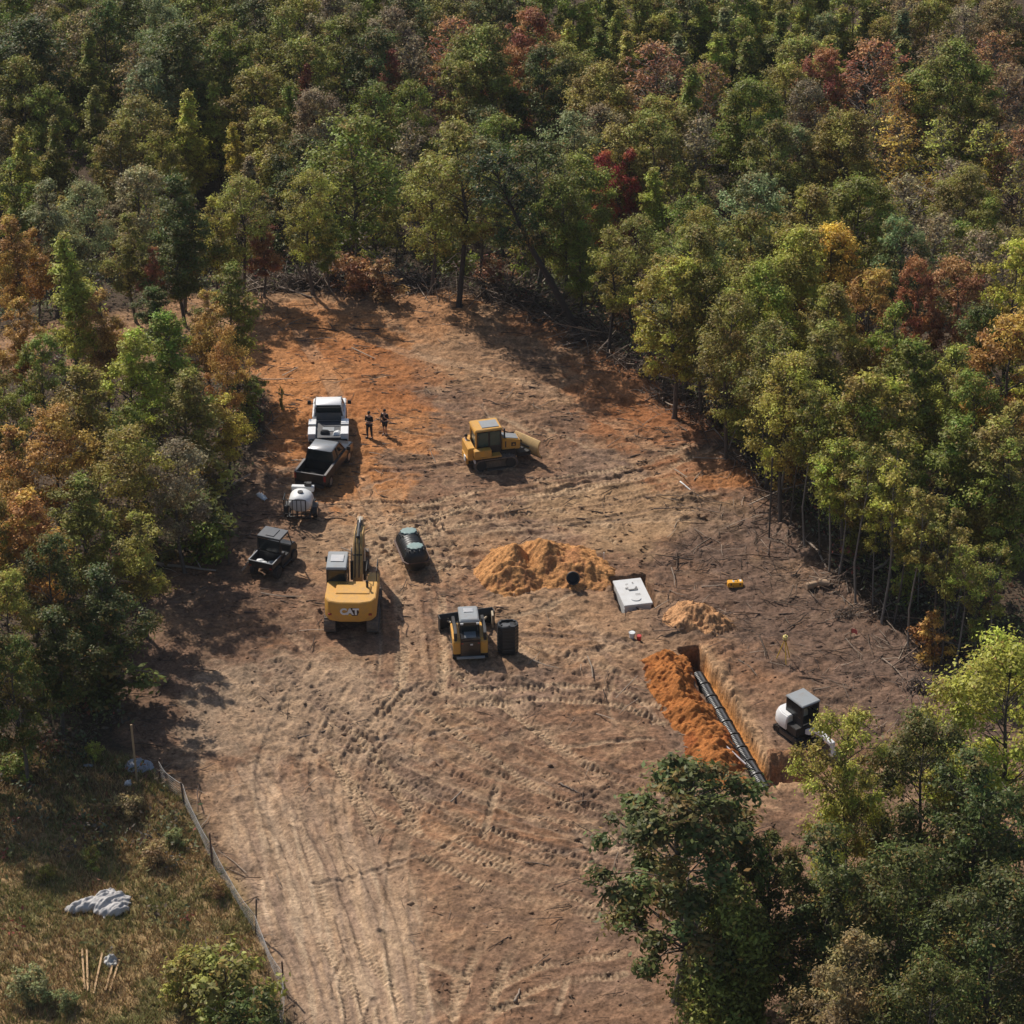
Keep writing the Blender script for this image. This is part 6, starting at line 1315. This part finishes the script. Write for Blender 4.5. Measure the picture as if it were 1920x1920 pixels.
log(845, 1505, 870, 1480, 0.05, 'short broken stick among the tire tracks', PALEW, seed=13, forks=0)
log(1050, 1470, 1090, 1490, 0.05, 'short dark stick near the upper tire tracks', seed=14)
log(965, 1880, 975, 1855, 0.07, 'short stub of wood at the bottom right of the tracks', PALEW, seed=15, forks=0)
log(520, 540, 585, 560, 0.12, 'dark log at the back left corner of the clearing', seed=16, forks=4)
for q, (px, py, s_, lb) in enumerate(((605, 537, 1.5, 'dark brush and root heap at the far edge behind the clearing'), (560, 535, 1.0, 'smaller root heap left of the big brush heap'), (1250, 745, 1.0, 'tangled root heap on the right berm'), (1725, 1290, 0.8, 'dark stump with roots near the right forest edge'), (1590, 1155, 0.6, 'dark root clump on the right slope below the cut logs'), (1090, 642, 0.9, 'root heap under the leaning tree'))):
    v = at(px, py); T = Tubes(); rd = random.Random(600+q)
    for _ in range(int(70*s_)+20):
        a = rd.uniform(0, 6.28); e = rd.uniform(-0.1, 1.1); L = rd.uniform(.3, 1.1)*s_; b = Vector((rd.gauss(0, .5)*s_*1.3, rd.gauss(0, .35)*s_, rd.uniform(0, .45)*s_))
        dd = Vector((math.cos(a)*math.cos(e), math.sin(a)*math.cos(e), math.sin(e)))*L; T.tube([b, b+dd*.5+Vector((rd.gauss(0, .08), rd.gauss(0, .08), .05)), b+dd], [.045*s_, .03*s_, .008], 4)
    o = T.build('root_heap', M_LOG); o.location = v; tag(o, lb, 'root heap', 'heaps of roots and brush')
# cut logs with pale ends
for q, (px, py, rz, lb) in enumerate(((1522, 1104, 0.3, 'left one of the two pale cut log ends on the right slope'), (1546, 1100, -0.4, 'right one of the two pale cut log ends on the right slope'))):
    v = at(px, py); o = one('cut_log', paint('cut_wood', (0.40, 0.27, 0.17), 0.85, dirt=0.6, dirtcol=(0.2, 0.13, 0.09)), None, lambda m: m.cyl((-0.35, 0, 0.2), (0.3, 0.05, 0.24), 0.22, 0.18, 12), 0.03)
    o.location = v; o.rotation_euler = (0, 0, rz); tag(o, lb, 'cut log', 'cut logs on the right slope')
# yellow case
v = at(1378, 1100); yc_ = thing('tool_case', 'small orange-yellow case on the ground right of the concrete tank', 'case', v, R(4))
cs = one('case_body', paint('case_yellow', (0.72, 0.34, 0.02), 0.45, dirt=0.1), yc_, lambda m: m.box((0, 0, 0.2), (0.86, 0.4, 0.32)), 0.04)
one('latch', BLK, cs, lambda m: [m.box((x_, -0.21, 0.27), (0.06, 0.03, 0.12)) for x_ in (-0.25, 0.25)]); one('handle', BLK, cs, lambda m: m.pipe([Vector(p) for p in ((-0.12, 0, 0.36), (-0.12, 0, 0.44), (0.12, 0, 0.44), (0.12, 0, 0.36))], 0.018))
one('label_plate', WPL, cs, lambda m: (m.box((-0.1, 0.0, 0.365), (0.10, 0.2, 0.012)), m.box((0.3, 0.05, 0.365), (0.10, 0.2, 0.012))))
# buckets
for (px, py, mt, lb, s_) in ((1185, 1196, WPL, 'small white bucket on the bare soil beside the red can', 1.0), (1198, 1200, paint('red_can', (0.5, 0.04, 0.03), 0.4), 'small red can beside the white bucket', .8)):
    v = at(px, py); b_ = thing('bucket', lb, 'bucket', v, 0); one('pail', mt, b_, lambda m: m.cyl((0, 0, 0), (0, 0, 0.34*s_), 0.14*s_, 0.17*s_, 16), smooth=True)
    one('rim', mt, b_, lambda m: m.cyl((0, 0, 0.33*s_), (0, 0, 0.36*s_), 0.185*s_, n=16)); one('handle', BLK, b_, lambda m: m.pipe([Vector((0.17*s_*math.cos(a), 0, 0.34*s_+0.14*math.sin(a))) for a in np.linspace(0, 3.14, 7)], 0.01, 5))
# laser level
v = at(1470, 1238); ll = thing('laser_level', 'yellow tripod with a round yellow laser level on top', 'laser level', v, 0.3)
YT = paint('survey_yellow', (0.72, 0.46, 0.06), 0.45, dirt=0.1)
for k in range(3): a = 2.09*k+0.4; one('leg', YT, ll, lambda m: m.pipe([Vector((0.03*math.cos(a), 0.03*math.sin(a), 1.25)), Vector((0.42*math.cos(a), 0.42*math.sin(a), 0))], 0.028, 6))
one('tripod_head', BLK, ll, lambda m: m.cyl((0, 0, 1.22), (0, 0, 1.32), 0.09)); one('laser_unit', paint('pale_yellow', (0.75, 0.62, 0.22), 0.4), ll, lambda m: (m.cyl((0, 0, 1.32), (0, 0, 1.50), 0.13), m.cyl((0, 0, 1.50), (0, 0, 1.58), 0.10, 0.05)), smooth=True)
# marker flags and stakes
def stake(px, py, H, label, mat, flag=None, tilt=(0, 0), r_=0.03, cat='stake', name='marker_stake'):
    v = at(px, py); t = thing(name, label, cat, v, 0, 'stakes and posts'); t.rotation_euler = (tilt[0], tilt[1], 0)
    one('post', mat, t, lambda m: m.box((0, 0, H/2-0.1), (r_*2, r_*1.3, H+0.2)))
    if flag: one('flag', flag, t, lambda m: m.loft([[(r_, 0, H-0.28), (r_, 0.01, H-0.02), (r_, 0.02, H-0.02), (r_, 0.01, H-0.28)], [(0.2, 0.06, H-0.33), (0.2, 0.06, H-0.08), (0.2, 0.07, H-0.08), (0.2, 0.07, H-0.33)], [(0.34, -0.02, H-0.40), (0.34, -0.02, H-0.14), (0.34, -0.01, H-0.14), (0.34, -0.01, H-0.40)]]))
    return t
PINK = paint('pink_flagging', (0.62, 0.13, 0.11), 0.6, dirt=0.1); WOOD = paint('stake_wood', (0.36, 0.25, 0.14), 0.8)
stake(1594, 1205, 0.9, 'short stake with faded pink-red flagging on the right slope', WOOD, PINK, r_=0.02)
stake(1132, 1052, 0.55, 'short white stake behind the orange sand heap', WPL, r_=0.03)
stake(1442, 1008, 5.2, 'tall thin dead pole standing at the right edge of the clearing', M_BARK, r_=0.05, cat='dead pole', name='dead_pole', tilt=(0, R(-0.6)))
stake(104, 1382, 2.4, 'wooden pole standing in the shade at the left edge of the field', WOOD, r_=0.04, tilt=(0, R(-3)))
stake(257, 1465, 3.4, 'tall wooden post standing in the shade in front of the grey sheet', WOOD, r_=0.05, tilt=(0, R(-1)))

# ------------------------------------------------------------------ wire fence
FENCE_PX = [(300, 1462), (345, 1505), (398, 1618), (480, 1752), (533, 1862), (531, 1990)]
fp = [at(*q) for q in FENCE_PX]
fn = thing('wire_fence', 'sagging wire mesh fence on thin metal posts between grass field and dirt road', 'fence', fp[2], 0)
WIRE = paint('galvanised_wire', (0.36, 0.35, 0.33), 0.6, metal=0.2, dirt=0.4)
O = fp[2]
for i, p in enumerate(fp):
    Hh = [1.3, 1.2, 1.75, 2.05, 1.8, 1.6][i]; q = p-O
    one('post', paint('rust_post', (0.10, 0.055, 0.04), 0.8) if i % 2 == 0 else M_BARK, fn, lambda m: m.box((q.x, q.y, q.z+Hh/2), (0.07, 0.07, Hh), Matrix.Translation((q.x, q.y, q.z)) @ Matrix.Rotation(R([3, -4, -1, 3, -1, 2][i]), 4, 'Y') @ Matrix.Translation((-q.x, -q.y, -q.z))))
for i in range(len(fp)-1):
    a = fp[i]-O; b = fp[i+1]-O; d = b-a; L = d.length; T = Tubes(); nr = 7; nc_ = max(4, int(L/0.32)); hh = 1.05
    rd = random.Random(i); side = Vector((d.y, -d.x, 0)).normalized()
    def pt(u, w__): sag = math.sin(u*math.pi); return a+d*u+Vector((0, 0, 0.05+w__*hh*(1-0.12*sag)))+side*(sag*(0.10*w__+0.03*math.sin(u*7+i)))
    for r_ in range(nr): T.tube([pt(k/10, r_/(nr-1)) for k in range(11)], 0.006 if r_ < nr-1 else 0.013, 4)
    for c_ in range(nc_+1): T.tube([pt(c_/nc_, k/3) for k in range(4)], 0.005, 4)
    T.build('mesh_panel', WIRE, fn)
print('objects', len(bpy.data.objects))

# ------------------------------------------------------------------ haze in the air
hz_m = bpy.data.materials.new('haze'); hz_m.use_nodes = True; nt_ = hz_m.node_tree; nt_.nodes.clear()
pv_ = nt_.nodes.new('ShaderNodeVolumePrincipled'); pv_.inputs['Color'].default_value = (0.85, 0.90, 0.96, 1); pv_.inputs['Density'].default_value = 0.00007; pv_.inputs['Anisotropy'].default_value = 0.2
out_ = nt_.nodes.new('ShaderNodeOutputMaterial'); nt_.links.new(pv_.outputs[0], out_.inputs['Volume'])
zlo = float(Z.min())-1; m = MB(); m.box((0, 550, (zlo+84)/2), (3100, 4200, 84-zlo)); hz_ = m.build('haze', hz_m); hz_['kind'] = 'stuff'
